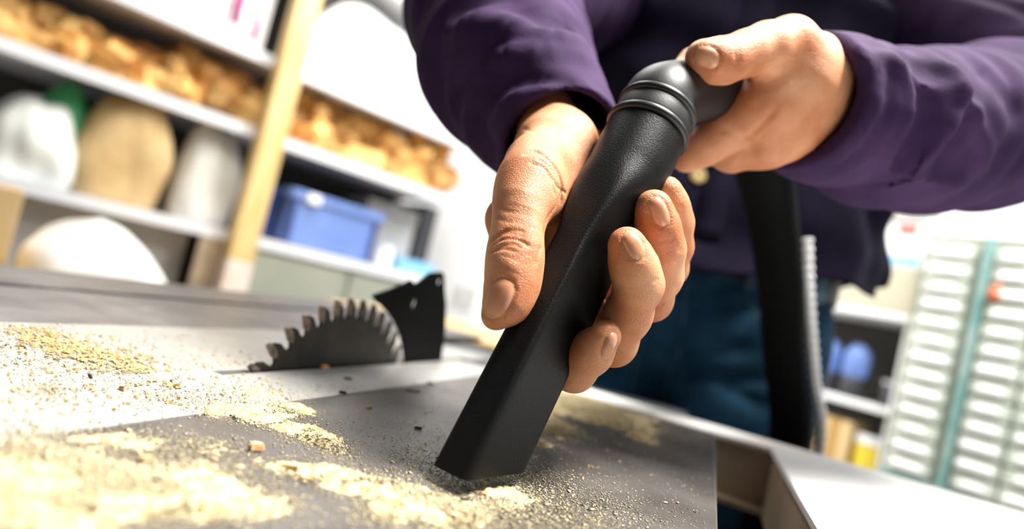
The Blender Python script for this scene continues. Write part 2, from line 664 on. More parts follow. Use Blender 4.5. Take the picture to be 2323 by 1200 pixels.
# front rail and extension wing
RY0, RY1 = .640, .700
mb = MB().box((-.02+.48, (RY0+RY1)/2, TZ-.001), (.62, (RY1-RY0)/2, .0025), bev=.0008)
mb.build('front_rail', M['rail'], saw, label='pale painted front rail')
mb = MB().box((.46, RY0+.004, TZ-.030), (.62, .0025, .027))
mb.box((.46, RY0-.004, TZ-.0555), (.62, .010, .0022))
mb.build('rail_channel', M['railin'], saw, label='brown inner face of the rail')
mb = MB().box(((.072+.75)/2, (Y0+RY0)/2, TZ-.0005), ((.75-.072)/2, (RY0-Y0)/2, .003), bev=.0008)
mb.build('extension_wing', M['ext'], saw, label='white laminate extension wing')
mb = MB().box((.078, (Y0+RY0)/2, TZ-.032), (.003, (RY0-Y0)/2-.002, .028))
mb.build('wing_apron', M['railin'], saw, label='brown side apron of the wing')
for lx, ly in ((.70, .6), (.70, -.25), (-.56, .92), (-.56, -.25)):
    MB().box((lx, ly, .40), (.022, .022, .40)).build('leg', M['sawbody'], saw)
MB().box((-.56, .92, TZ-.03), (.03, .08, .022)).build('bracket', M['sawbody'], saw)

# blade
BY, BZ, BR = .411, TZ-.071, .1215
NT = 44
prof = []
tips = []
for i in range(NT):
    a0 = radians(92.0)+2*pi*i/NT
    st = 2*pi/NT
    # teeth lean towards the operator side (growing angle, left in view)
    for da, rr in ((-.42, .905), (-.30, .955), (-.10, .985), (.17, 1.0), (.22, .985), (.23, .915), (.32, .885), (.45, .883)):
        prof.append((BR*rr*cos(a0+da*st), BR*rr*sin(a0+da*st)))
    tips.append(a0)
n = len(prof)
V = [(-.256-.0009, BY+y, BZ+z) for y, z in prof]+[(-.256+.0009, BY+y, BZ+z) for y, z in prof]
V += [(-.2569, BY, BZ), (-.2551, BY, BZ)]
Fq = []
for i in range(n):
    j = (i+1) % n
    Fq += [(i, j, n+j, n+i), (2*n, j, i), (2*n+1, n+i, n+j)]
blade = mesh('saw_blade', V, Fq, M['blade'], saw, label='dark round saw blade')
for a0 in tips:
    if not (radians(30) < (a0 % (2*pi)) < radians(150)):
        continue
    st = 2*pi/NT
    pts = []
    for da, rr in ((.02, .955), (.08, 1.004), (.27, 1.012), (.27, .925), (.20, .905), (.06, .915)):
        pts.append((-.256-.0016, BY+BR*rr*cos(a0+da*st), BZ+BR*rr*sin(a0+da*st)))
    MB().prism(pts, np.array([.0032, 0, 0])).build('carbide_tip', M['carbide'], blade)

# riving knife: outline in the blade's plane, with an eye-shaped hole and a round one
kp = [(.431, .9065), (.4555, .9135), (.479, .9215), (.487, .9248), (.4945, .9215), (.502, .9240), (.520, .9350),
      (.545, .9385), (.551, .9355), (.560, .922), (.572, .908), (.586, .88), (.599, TZ-.02), (.515, TZ-.02)]
kp += [(BY+.1262*cos(radians(a)), BZ+.1262*sin(radians(a))) for a in (36, 42, 48, 54, 60, 66, 72, 77)]


def holed_plate(outline, holes, x0, x1, name, m, parent):
    import bmesh
    from mathutils.geometry import delaunay_2d_cdt
    co, ed = [], []
    for lp in [outline]+holes:
        b = len(co)
        co += [Vector(q) for q in lp]
        ed += [(b+i, b+(i+1) % len(lp)) for i in range(len(lp))]
    vv, ee, ff, *_ = delaunay_2d_cdt(co, ed, [], 0, 1e-6)

    def inside(pt, lp):
        c = False
        for i in range(len(lp)):
            (x1_, y1_), (x2_, y2_) = lp[i], lp[(i+1) % len(lp)]
            if (y1_ > pt[1]) != (y2_ > pt[1]) and pt[0] < (x2_-x1_)*(pt[1]-y1_)/(y2_-y1_)+x1_:
                c = not c
        return c
    keep = []
    for f in ff:
        cx = sum(vv[i][0] for i in f)/len(f)
        cy = sum(vv[i][1] for i in f)/len(f)
        if inside((cx, cy), outline) and not any(inside((cx, cy), h) for h in holes):
            keep.append(tuple(f))
    nv = len(vv)
    V = [(x0, v[0], v[1]) for v in vv]+[(x1, v[0], v[1]) for v in vv]
    F = [f for f in keep]+[tuple(i+nv for i in f[::-1]) for f in keep]
    cnt = {}
    for f in keep:
        for i in range(len(f)):
            a, b = f[i], f[(i+1) % len(f)]
            cnt.setdefault(frozenset((a, b)), []).append((a, b))
    for e in cnt.values():
        if len(e) == 1:
            a, b = e[0]
            F.append((b, a, a+nv, b+nv))
    return mesh(name, V, F, m, parent)


eye = [(.5035+.0045*cos(t)*(.55 if sin(t) > 0 else 1), .9065+.0075*sin(t)) for t in np.linspace(0, 2*pi, 16, endpoint=False)]
hole = [(.5435+.0040*cos(t), .9285+.0035*sin(t)) for t in np.linspace(0, 2*pi, 12, endpoint=False)]
low = [(.5105+.001*cos(t), .868+.003*sin(t)) for t in np.linspace(0, 2*pi, 8, endpoint=False)]
holed_plate(kp, [eye, hole], -.2572, -.2546, 'riving_knife', M['knife'], saw)

# ================================================================== VACUUM NOZZLE
#@NOZZLE
TIPC, RINGC = P(1085, 1073, .268), P(1497, 240, .345)
NA = unit(RINGC-TIPC)
NL = float(np.linalg.norm(RINGC-TIPC))
_mid = (TIPC+RINGC)/2
_toc = unit(CC-_mid)
Nn = unit(_toc-NA*np.dot(_toc, NA))         # perpendicular to the axis, towards the viewer side
Ns = np.cross(NA, Nn)
if np.dot(Ns, CR) < 0:
    Ns = -Ns
TH = radians(35)
Tl = cos(TH)*Ns+sin(TH)*Nn                   # short side direction
Nl = cos(TH)*Nn-sin(TH)*Ns                   # long side direction
nozzle = thing('vacuum_nozzle', tuple(TIPC), 'black plastic crevice nozzle on a vacuum hose held over the sawdust', 'vacuum nozzle')


def sstep(a, b, x):
    x = min(max((x-a)/(b-a), 0), 1)
    return x*x*(3-2*x)


def nozzle_section(t, shrink=0.0, n=96):
    k = sstep(.50, .80, t)           # 0 flat ... 1 round
    a = .0098+(.0217-.0098)*k-shrink
    b = .0200+(.0217-.0200)*k-shrink
    e = 2+ 8*(1-sstep(.42, .78, t))
    c = TIPC+NA*NL*t
    out = []
    for i in range(n):
        th = 2*pi*i/n
        # angular samples denser at the corners
        cs, sn = cos(th), sin(th)
        q = (abs(cs)**e+abs(sn)**e)**(-1/e)
        out.append(c+Tl*a*cs*q+Nl*b*sn*q)
    return out


V, Fq = [], []
ts = list(np.linspace(0, .91, 70))
n = 96
for i, t in enumerate(ts):
    ring = nozzle_section(t)
    if i < 14:                                # mouth cut level with the table
        lv = nozzle_section(0)
        ring = [q+NA*((TZ+.0065-l[2])/NA[2])*(1-i/14) for q, l in zip(ring, lv)]
    V += ring
for i in range(len(ts)-1):
    for k in range(n):
        Fq.append((i*n+k, i*n+(k+1) % n, (i+1)*n+(k+1) % n, (i+1)*n+k))
b0 = len(V)                                   # inner wall of the mouth
inner = [nozzle_section(t, .0018) for t in (0.0, .03, .12)]
inner[0] = [q+NA*((TZ+.0065-q[2])/NA[2]) for q in inner[0]]
inner[1] = [q+NA*((TZ+.0065-q[2])/NA[2]+.02) for q in inner[1]]
for r_ in inner:
    V += r_
for k in range(n):
    Fq.append(((k+1) % n, k, b0+k, b0+(k+1) % n))
for i in range(2):
    for k in range(n):
        Fq.append((b0+i*n+k, b0+(i+1)*n+k, b0+(i+1)*n+(k+1) % n, b0+i*n+(k+1) % n)[::-1])
Fq.append(tuple(b0+2*n+k for k in range(n))[::-1])
o = mesh('nozzle_body', V, Fq, M['plastic'], nozzle)
autosmooth(o, 40)


def lathe(name, prof, m, parent, c0=TIPC, ax=NA, n=72, label=None):
    u = unit(np.cross(ax, [.1, .3, .9]))
    w = np.cross(ax, u)
    V, Fq = [], []
    for (h, r) in prof:
        V += [c0+ax*h+r*(cos(2*pi*k/n)*u+sin(2*pi*k/n)*w) for k in range(n)]
    for i in range(len(prof)-1):
        for k in range(n):
            Fq.append((i*n+k, i*n+(k+1) % n, (i+1)*n+(k+1) % n, (i+1)*n+k))
    return autosmooth(mesh(name, V, Fq, m, parent, label=label), 50)


def spline(pts, n):
    pts = [np.asarray(p, float) for p in pts]
    q = [2*pts[0]-pts[1]]+pts+[2*pts[-1]-pts[-2]]
    out = []
    for i in range(1, len(q)-2):
        for j in range(n):
            t = j/n
            out.append(.5*((2*q[i])+(-q[i-1]+q[i+1])*t+(2*q[i-1]-5*q[i]+4*q[i+1]-q[i+2])*t*t+(-q[i-1]+3*q[i]-3*q[i+1]+q[i+2])*t**3))
    out.append(pts[-1])
    return out



h0 = NL*.900
lathe('sealing_ring', [(h0-.0005, .0210), (h0, .0226), (h0+.0012, .0232), (h0+.0030, .0232), (h0+.0040, .0224), (h0+.0042, .019)], M['rubber'], nozzle)
lathe('collar', [(h0+.0030, .0200), (h0+.0042, .0211), (h0+.0060, .0213), (h0+.0135, .0213), (h0+.0150, .0208), (h0+.0151, .019)], M['collar'], nozzle)
lathe('sealing_ring', [(h0+.0145, .0208), (h0+.0150, .0220), (h0+.0160, .0225), (h0+.0175, .0225), (h0+.0185, .0218), (h0+.0187, .019)], M['rubber'], nozzle)
CA = TIPC+NA*(h0+.0165)
cuffp = spline([CA, CA+NA*.011, P(1584, 208, .374), P(1640, 218, .392)], 10)
nq = len(cuffp)
MB().tube(cuffp, [.0209-.0040*(k/nq) for k in range(nq)], 64).build('hose_cuff', M['collar'], nozzle, smooth=True)

# hose: corrugated tube that leaves the cuff, runs behind the hand and hangs behind the saw
hp = [P(1625, 222, .388), P(1665, 240, .43), P(1705, 290, .47), P(1728, 370, .53), P(1748, 470, .60), P(1768, 620, .655), P(1780, 800, .70), P(1790, 1000, .73),
      np.array([.10, .82, .70]), np.array([.12, .83, .45]), np.array([.2, .80, .2]), np.array([.32, .85, .03]), np.array([.6, 1.0, .03])]


def resample(pts, step):
    pts = np.array(pts)
    s = np.concatenate([[0], np.cumsum(np.linalg.norm(np.diff(pts, axis=0), axis=1))])
    u = np.arange(0, s[-1], step)
    return [np.array([np.interp(a, s, pts[:, k]) for k in range(3)]) for a in u]


hq = resample(spline(hp, 12), .0022)
rs = []
for i, p_ in enumerate(hq):
    base = .0170+.0055*min(1, i/60)
    rs.append(base+.0014*sin(i*2*pi/4))
o = MB().tube(hq, rs, 24).build('hose', M['hose'], nozzle, smooth=True, label='black corrugated hose')

# added pale ribbed strip: the light on the hose edge as a shape
cq = resample(spline([P(1832, 540, .70), P(1838, 700, .70), P(1850, 860, .71), P(1861, 1010, .72), np.array([.16, .86, .62]), np.array([.2, .9, .3]), np.array([.25, .95, .012]), np.array([.5, 1.3, .012])], 10), .0021)
rs = [.0052+.0011*sin(i*2*pi/5) for i in range(len(cq))]
o = MB().tube(cq, rs, 12).build('hose_edge_highlight', M['edge_highlight'], None, origin=tuple(cq[-1]), smooth=True)
tag(o, 'pale ribbed strip standing for the lit edge of the black hose', 'hose_edge_highlight')

# ================================================================== PERSON
#@PERSON
HR = Field(*[np.array(v) for v in ((-.165, .225, .87), (-.005, .40, 1.075))], .0008)


def right_hand():
    Fd = HR
    palm = Fd.new()
    # wrist and palm (palm lies behind the nozzle)
    chain(Fd, palm, [(1205, 190, .430, 62), (1232, 270, .388, 62), (1252, 345, .356, 76)], .008)
    chain(Fd, palm, [(1222, 240, .396, 52), (1288, 318, .360, 57), (1298, 395, .350, 54), (1268, 475, .342, 52)], .010)
    chain(Fd, palm, [(1245, 340, .358, 72), (1212, 430, .345, 64), (1156, 495, .336, 50)], .008)      # index metacarpal
    chain(Fd, palm, [(1275, 350, .362, 62), (1268, 480, .358, 60), (1245, 610, .350, 52)], .008)
    chain(Fd, palm, [(1300, 350, .368, 56), (1310, 480, .366, 52), (1322, 600, .362, 46)], .008)
    chain(Fd, palm, [(1330, 395, .368, 42), (1360, 470, .372, 42), (1385, 545, .374, 40)], .008)
    # thenar mass and thumb metacarpal
    chain(Fd, palm, [(1240, 335, .346, 62), (1218, 380, .327, 66), (1200, 425, .309, 66)], .010)
    chain(Fd, palm, [(1272, 345, .350, 66), (1262, 430, .335, 56), (1238, 470, .320, 47)], .010)
    # thumb
    th = Fd.new()
    chain(Fd, th, [(1203, 415, .309, 66), (1184, 470, .298, 58), (1174, 520, .291, 53)], .008)
    chain(Fd, th, [(1174, 520, .291, 53), (1170, 562, .286, 56), (1168, 592, .283, 58), (1163, 645, .279, 52)], .006)
    chain(Fd, th, [(1163, 645, .279, 51), (1148, 690, .275, 39), (1121, 721, .272, 24)], .010)
    chain(Fd, palm, [(1325, 315, .386, 34), (1358, 316, .388, 22)], .006)
    D = smin(palm, th, .012)
    # fingers
    fs = Fd.new()

    def finger(pts, k=.004):
        nonlocal fs
        f = Fd.new()
        chain(Fd, f, pts, k)
        fs = smin(fs, f, .0006)
    finger([(1155, 500, .336, 52), (1180, 640, .345, 47), (1215, 745, .340, 46), (1262, 835, .326, 45),
            (1303, 840, .308, 45), (1340, 800, .296, 46), (1372, 762, .288, 37)], .006)
    finger([(1245, 610, .350, 52), (1330, 715, .342, 48), (1392, 778, .322, 49), (1424, 715, .306, 50), (1450, 645, .296, 51),
            (1437, 600, .292, 50), (1422, 557, .290, 43)], .006)
    finger([(1322, 600, .362, 46), (1420, 665, .352, 42), (1478, 682, .336, 43), (1500, 625, .322, 45), (1503, 565, .314, 47),
            (1492, 515, .309, 46), (1483, 472, .306, 42)], .006)
    finger([(1385, 545, .374, 40), (1465, 600, .362, 36), (1520, 610, .349, 36), (1532, 560, .338, 36), (1533, 505, .330, 36),
            (1524, 465, .326, 34), (1514, 432, .324, 32)], .006)
    D = smin(D, fs, .005)
    # forms and creases of the thumb
    W = .0010
    for px, w, dp in [
        ([(1118, 558), (1135, 545), (1158, 540), (1182, 548), (1200, 560)], .0009, .0010),
        ([(1116, 548), (1136, 533), (1160, 528), (1186, 536)], .0009, .0009),
        ([(1120, 566), (1140, 556), (1162, 553), (1180, 560)], .0009, .0009),
        ([(1128, 537), (1150, 524), (1172, 522), (1190, 528)], .0009, .0008),
        ([(1112, 572), (1130, 566), (1150, 564), (1168, 570)], .0009, .0008),
        ([(1190, 350), (1215, 342), (1240, 358), (1262, 385), (1274, 420), (1272, 460)], .0012, .0014),   # thenar crease
        ([(1205, 372), (1232, 378), (1250, 405), (1258, 440)], .0010, .0009),
        ([(1222, 362), (1246, 376), (1262, 402)], .0009, .0008),
        ([(1250, 400), (1262, 425), (1285, 440)], .0009, .0008),
        ([(1272, 440), (1262, 470), (1240, 500), (1234, 530)], .0012, .0010),
        ([(1185, 290), (1215, 300), (1260, 300), (1310, 285)], .0012, .0004),
        ([(1180, 305), (1225, 318), (1280, 316)], .0010, .0003),
        ([(1128, 470), (1150, 480), (1180, 486), (1215, 480)], .0010, .0003),
        ([(1126, 495), (1150, 503), (1180, 505)], .0009, .0003),
        ([(1226, 560), (1222, 580), (1215, 600)], .0010, .0009),
    ]:
        crease(Fd, D, px, w, dp)
    # soft bulges: knuckle pads and tendon of the thumb
    crease(Fd, D, [(1160, 590), (1150, 610)], .006, -.0009)
    crease(Fd, D, [(1195, 430), (1180, 470)], .006, -.0008)
    crease(Fd, D, [(1215, 470), (1212, 520), (1214, 560)], .0035, -.0008)
    # finger creases: skin folds over the joints
    for px in [[(1405, 642), (1430, 652), (1470, 640), (1492, 634)], [(1400, 610), (1425, 606), (1452, 612)],
               [(1412, 622), (1440, 618), (1462, 624)],
               [(1395, 655), (1405, 648)], [(1478, 562), (1508, 560), (1540, 556)], [(1480, 572), (1510, 571), (1545, 566)],
               [(1478, 550), (1505, 547), (1530, 545)], [(1480, 700), (1500, 690), (1515, 682)],
               [(1325, 832), (1350, 828), (1380, 820)], [(1535, 477), (1550, 472)], [(1532, 470), (1548, 467)],
               [(1330, 740), (1345, 742)]]:
        crease(Fd, D, px, .0009, .00045)
    # nail beds: shallow trench around each nail
    return D


def nail_outline(c, hl, hw, s=1.0, n=20):
    out = []
    for i in range(n+1):
        t = 2*pi*i/n
        cs, sn = cos(t), sin(t)
        q = (abs(cs)**2.6+abs(sn)**2.6)**(-1/2.6)
        out.append((c[0]+s*q*(cs*hl[0]+sn*hw[0]), c[1]+s*q*(cs*hl[1]+sn*hw[1])))
    return out


NAILS_R = [((1131, 677), (-19, 41), (26, 10), 'thumb'), ((1382, 785), (12, -29), (12, 6), 'index'),
           ((1437, 556), (-16, -30), (17, -9), 'middle'), ((1495, 480), (-15, -31), (17, -8), 'ring'), ]
NAILS_L = [((1604, 130), (-26, -10), (7, -22), 'thumb')]

DR = right_hand()
for c, hl, hw, _n in NAILS_R:
    ol = nail_outline(c, hl, hw, 1.10, 14)
    crease(HR, DR, ol, .0009, .0006)
VR, QR = nets(HR, DR)

HL = Field(*[np.array(v) for v in ((-.075, .33, 1.015), (.07, .48, 1.16))], .0010)


def left_hand():
    Fd = HL
    D = Fd.new()
    # wrist into the sleeve, back and heel of the hand
    chain(Fd, D, [(1895, 200, .425, 92), (1830, 195, .398, 88), (1800, 190, .388, 80)], .012)
    chain(Fd, D, [(1815, 165, .388, 62), (1800, 190, .388, 74), (1745, 262, .388, 66)], .016)
    chain(Fd, D, [(1830, 230, .398, 66), (1780, 290, .398, 58), (1725, 318, .396, 52)], .016)
    chain(Fd, D, [(1845, 150, .400, 62), (1815, 250, .398, 70), (1735, 318, .396, 50)], .016)
    chain(Fd, D, [(1800, 180, .384, 60), (1740, 235, .380, 50), (1700, 250, .378, 44)], .016)
    # thumb
    th = Fd.new()
    chain(Fd, th, [(1812, 150, .384, 62), (1790, 100, .374, 54), (1738, 108, .362, 49), (1690, 122, .354, 46)], .010)
    chain(Fd, th, [(1690, 122, .354, 46), (1645, 138, .347, 46), (1612, 138, .343, 42), (1588, 128, .341, 31)], .008)
    D = smin(D, th, .010)
    fs = Fd.new()
    for f_ in ([(1725, 240, .384, 56), (1655, 290, .388, 50), (1592, 335, .392, 42), (1556, 362, .396, 24), (1520, 330, .404, 34)],
               [(1750, 285, .392, 56), (1700, 325, .396, 48), (1660, 346, .400, 42), (1610, 330, .410, 38)],
               [(1610, 120, .402, 28), (1570, 140, .396, 27), (1543, 156, .390, 22)]):
        g = Fd.new()
        chain(Fd, g, f_, .006)
        fs = smin(fs, g, .0015)
    D = smin(D, fs, .006)
    for px, w, dp in [([(1640, 190), (1690, 176), (1740, 158), (1785, 140)], .0022, .0016),
                      ([(1640, 290), (1680, 310), (1712, 345)], .0030, .0012),
                      ([(1760, 245), (1720, 290), (1675, 330)], .0025, .0008),
                      ([(1672, 150), (1668, 125), (1664, 100)], .0012, .0005), ([(1680, 152), (1677, 125), (1673, 98)], .0012, .0004)]:
        crease(Fd, D, px, w, dp)
    return D


DL = left_hand()
for c, hl, hw, _n in NAILS_L:
    crease(HL, DL, nail_outline(c, hl, hw, 1.1, 14), .0010, .0005)
VL, QL = nets(HL, DL)

# arms, trunk, neck, head and legs in one coarse field
BX, BYY = -.05, .96
SHR, SHL = np.array([-.27, .98, 1.45]), np.array([.145, .97, 1.45])
ELR, ELL = P(1105, -90, .60), np.array([.37, .72, 1.20])
WRR, WRL = P(1208, 195, .430), P(1875, 210, .425)
BF = Field((-.40, .32, .02), (.50, 1.16, 1.82), .008)
DB = BF.new()
cone(BF, DB, WRR, .0185, ELR, .042, .02)
cone(BF, DB, ELR, .042, SHR, .052, .03)
MIDL, MIDL2 = P(2120, 298, .48), P(2330, 275, .58)
cone(BF, DB, WRL, .0235, MIDL, .032, .01)
cone(BF, DB, MIDL, .032, MIDL2, .038, .01)
cone(BF, DB, MIDL2, .038, ELL, .040, .01)
cone(BF, DB, ELL, .042, SHL, .052, .03)
cone(BF, DB, (BX-.085, BYY, 1.36), .095, (BX+.085, BYY, 1.36), .095, .04)
cone(BF, DB, (BX-.06, BYY, 1.1), .10, (BX+.06, BYY, 1.1), .10, .06)
cone(BF, DB, (BX-.07, BYY, .98), .105, (BX+.07, BYY, .98), .105, .06)
cone(BF, DB, (BX, BYY, 1.15), .12, (BX, BYY, 1.32), .12, .06)
for sx in (-1, 1):
    cone(BF, DB, (BX+sx*.09, BYY, .92), .088, (BX+sx*.11, BYY-.01, .50), .062, .03)
    cone(BF, DB, (BX+sx*.11, BYY-.01, .50), .058, (BX+sx*.12, BYY+.01, .10), .04, .02)
    cone(BF, DB, (BX+sx*.12, BYY+.02, .06), .04, (BX+sx*.13, BYY-.13, .05), .032, .02)
cone(BF, DB, (BX, BYY, 1.44), .058, (BX, BYY-.03, 1.56), .055, .03)
cone(BF, DB, (BX, BYY-.02, 1.70), .082, (BX, BYY-.055, 1.64), .072, .03)
cone(BF, DB, (BX, BYY-.06, 1.63), .06, (BX, BYY-.085, 1.585), .035, .03)
cone(BF, DB, (BX, BYY-.135, 1.675), .008, (BX, BYY-.155, 1.645), .013, .012)
for sx in (-1, 1):
    cone(BF, DB, (BX+sx*.088, BYY-.02, 1.67), .014, (BX+sx*.085, BYY-.02, 1.64), .010, .008)
VB, QB = nets(BF, DB)
VV = np.concatenate([VR, VL, VB])
QQ = np.concatenate([QR, QL+len(VR), QB+len(VR)+len(VL)])
person = mesh('person', VV, QQ, M['skin'], None, origin=(BX, BYY, 0), smooth=True)
tag(person, 'person in a purple shirt and blue jeans holding the black vacuum nozzle with both hands', 'person')


def nail(bvh, c, hl, hw, lift=.0004):
    V, Fq = [], []
    ctr = None
    rings, n = 7, 28
    for r in range(rings+1):
        for i in range(n):
            t = 2*pi*i/n
            cs, sn = cos(t), sin(t)
            q = (abs(cs)**2.6+abs(sn)**2.6)**(-1/2.6)*r/rings
            x, y = c[0]+q*(cs*hl[0]+sn*hw[0]), c[1]+q*(cs*hl[1]+sn*hw[1])
            hit, nrm, _i, _d = bvh.ray_cast(Vector(CC), Vector(unit(ray(x, y))))
            if hit is None or (ctr is not None and (hit-ctr).length > .02):
                hit, nrm = last
            if ctr is None:
                ctr = hit
            last = (hit, nrm)
            e = lift*(1.4-1.2*(r/rings)**4)
            V.append(np.array(hit)+np.array(nrm)*e)
    for r in range(rings):
        for i in range(n):
            Fq.append((r*n+i, (r+1)*n+i, (r+1)*n+(i+1) % n, r*n+(i+1) % n))
    V = np.array(V)
    for _ in range(2):          # relax
        W_ = V.copy().reshape(rings+1, n, 3)
        W_[1:-1] = .5*W_[1:-1]+.125*(np.roll(W_[1:-1], 1, 1)+np.roll(W_[1:-1], -1, 1)+W_[:-2]+W_[2:])
        V = W_.reshape(-1, 3)
    return mesh('fingernail', V, Fq, M['nail'], person, smooth=True)


bvr = BVHTree.FromPolygons([tuple(v) for v in VR], [tuple(int(i) for i in q) for q in QR])
for c, hl, hw, nm in NAILS_R:
    nail(bvr, c, hl, hw)
bvl = BVHTree.FromPolygons([tuple(v) for v in VL], [tuple(int(i) for i in q) for q in QL])
for c, hl, hw, nm in NAILS_L:
    nail(bvl, c, hl, hw)

# ---- shirt: trunk as an open loft with folds, sleeves as shaped shells
NTH, NZ = 160, 90
V = []
for j in range(NZ):
    f = j/(NZ-1)
    for i in range(NTH):
        th = 2*pi*i/NTH
        z = 1.045+.43*f+.018*(1-f)*sin(th*2+1.0)+.010*(1-f)*sin(th*5)
        flare = 1+.10*(1-f)**2
        hw_, hd = .222*flare*(1-.10*max(0, f-.7)/.3), .135*flare
        if f > .82:
            g = (f-.82)/.18
            hw_, hd = hw_*(1-.62*g*g), hd*(1-.5*g*g)
        e = 2.4
        cs, sn = cos(th), sin(th)
        q = (abs(cs)**e+abs(sn)**e)**(-1/e)
        fold = .010*sin(th*7+3*f+1.2*sin(5*f))*(1-f)**1.2+.006*sin(th*13-4*f)*(1-f)+.004*sin(9*f*3+th*3)
        V.append((BX+(hw_+fold)*cs*q, BYY-.01+(hd+fold)*sn*q, z))
Fq = []
for j in range(NZ-1):
    for i in range(NTH):
        Fq.append((j*NTH+i, j*NTH+(i+1) % NTH, (j+1)*NTH+(i+1) % NTH, (j+1)*NTH+i))
shirt = mesh('shirt', V, Fq, M['shirt_shaded'], person, smooth=True, label='dark purple long-sleeved work shirt')
md = shirt.modifiers.new('thickness', 'SOLIDIFY')
md.thickness = .002


def plane_cut(Fd, D, c, nrm):
    """keep the side opposite to nrm"""
    X, Y, Z = Fd.ax[0][:, None, None], Fd.ax[1][None, :, None], Fd.ax[2][None, None, :]
    d = (X-c[0])*nrm[0]+(Y-c[1])*nrm[1]+(Z-c[2])*nrm[2]
    return np.maximum(D, d.astype(np.float32))


def sleeve(name, lo, hi, res, joints, ridges, cuff_c, cuff_ax, cuff_r, wall, k=.03, depth=.06):
    Fd = Field(lo, hi, res)
    D = Fd.new()
    for (a, ra), (b, rb) in zip(joints[:-1], joints[1:]):
        cone(Fd, D, a, ra, b, rb, k)
    D = plane_cut(Fd, D, cuff_c, cuff_ax)
    for px, w, dp in ridges:
        crease(Fd, D, px, w*(1.3 if dp > 0 else 1.0), dp*(.75 if dp > 0 else 1.3))
    inn = Fd.new()
    cone(Fd, inn, cuff_c+cuff_ax*.03, cuff_r-wall, cuff_c-cuff_ax*depth, cuff_r-wall-.002, 0)
    D = np.maximum(D, -inn)
    V, Q = nets(Fd, D)
    # cloth wrinkles running round the arm
    g = []
    I = np.clip(np.round((V-Fd.lo)/Fd.res).astype(int), 1, Fd.n-2)
    for a in range(3):
        J, K = I.copy(), I.copy()
        J[:, a] += 1
        K[:, a] -= 1
        g.append(D[J[:, 0], J[:, 1], J[:, 2]]-D[K[:, 0], K[:, 1], K[:, 2]])
    g = np.stack(g, 1)
    g /= np.linalg.norm(g, axis=1)[:, None]+1e-9
    along = (V-cuff_c)@(-cuff_ax)
    pp = V*14+np.outer(along, -cuff_ax)*38
    nn = fbm(pp, 1.0, 21, 3)
    amp = np.clip((along-.012)/.04, 0, 1)*.0066
    V = V+g*((1-np.sqrt(nn**2+.08))*amp*1.3-amp*.5)[:, None]
    return mesh(name, V, Q, M['shirt'], shirt, smooth=True)


cR = P(1274, 330, .378)
axR = unit(P(1285, 345, .355)-P(1195, 195, .46))
jR = [(cR+axR*.02, .0375), (P(1240, 285, .405), .0400), (P(1190, 215, .435), .047), (P(1150, 150, .475), .062), (P(1120, 40, .54), .072), (ELR+np.array([0, .02, 0]), .072), (SHR, .08)]
sleeve('sleeve', (-.42, .28, .98), (-.02, 1.03, 1.54), .0021, jR, [
    ([(1000, 75), (1080, 62), (1160, 70), (1250, 95), (1320, 120)], .010, -.006),
    ([(1080, 160), (1150, 130), (1230, 128), (1330, 140)], .008, -.005),
    ([(1160, 185), (1220, 178), (1290, 192), (1325, 215)], .005, .006),
    ([(1120, 130), (1110, 170), (1125, 220)], .008, .006),
    ([(1030, 210), (1070, 150), (1115, 130)], .008, .005),
    ([(1130, 250), (1170, 218), (1240, 200), (1320, 212), (1375, 250)], .004, -.003),
    ([(1060, 260), (1075, 320), (1110, 365)], .006, -.003),
    ([(1090, 240), (1100, 300), (1130, 350)], .005, .003),
    ([(1180, 20), (1230, 60), (1300, 70)], .008, .006),
], cR+axR*.004, axR, .0375, .0028, .02)

cL = P(1838, 238, .404)
axL = unit(P(1800, 215, .39)-P(1990, 290, .44))
jL = [(cL+axL*.02, .0430), (P(1905, 262, .418), .0475), (P(1995, 285, .44), .052), (P(2100, 300, .475), .056), (P(2220, 290, .52), .064), (P(2330, 270, .58), .068), (ELL, .066), (SHL, .082)]
sleeve('sleeve', (-.06, .30, .98), (.50, 1.08, 1.56), .0028, jL, [
    ([(1890, 110), (1950, 130), (1995, 170), (1992, 235), (1950, 310), (1890, 360)], .005, -.0045),
    ([(1975, 130), (2010, 165), (2015, 230), (1985, 300), (1930, 370)], .005, .005),
    ([(2040, 150), (2075, 200), (2070, 270), (2040, 340), (2025, 420)], .006, -.006),
    ([(2090, 165), (2115, 240), (2090, 320), (2045, 405)], .008, .008),
    ([(2150, 150), (2195, 195), (2165, 280), (2110, 350), (2060, 410)], .006, -.006),
    ([(2190, 195), (2225, 260), (2230, 400)], .006, -.004),
    ([(2170, 230), (2190, 300), (2150, 390)], .006, .005),
    ([(2060, 115), (2120, 150), (2180, 160)], .006, .005),
    ([(2010, 440), (2080, 415), (2180, 420)], .006, -.004),
    ([(1960, 150), (2010, 130), (2055, 150)], .005, -.004),
    ([(2230, 150), (2290, 230), (2323, 250)], .008, .006),
], cL+axL*.012, axL, .0430, .0060, .02, .022)


# buttons and placket
def shirt_front(x, y, off=.0015):
    bv = BVHTree.FromPolygons([tuple(v) for v in V_shirt], F_shirt)
    hit, nrm, _i, _d = bv.ray_cast(Vector(CC), Vector(unit(ray(x, y))))
    return hit, nrm


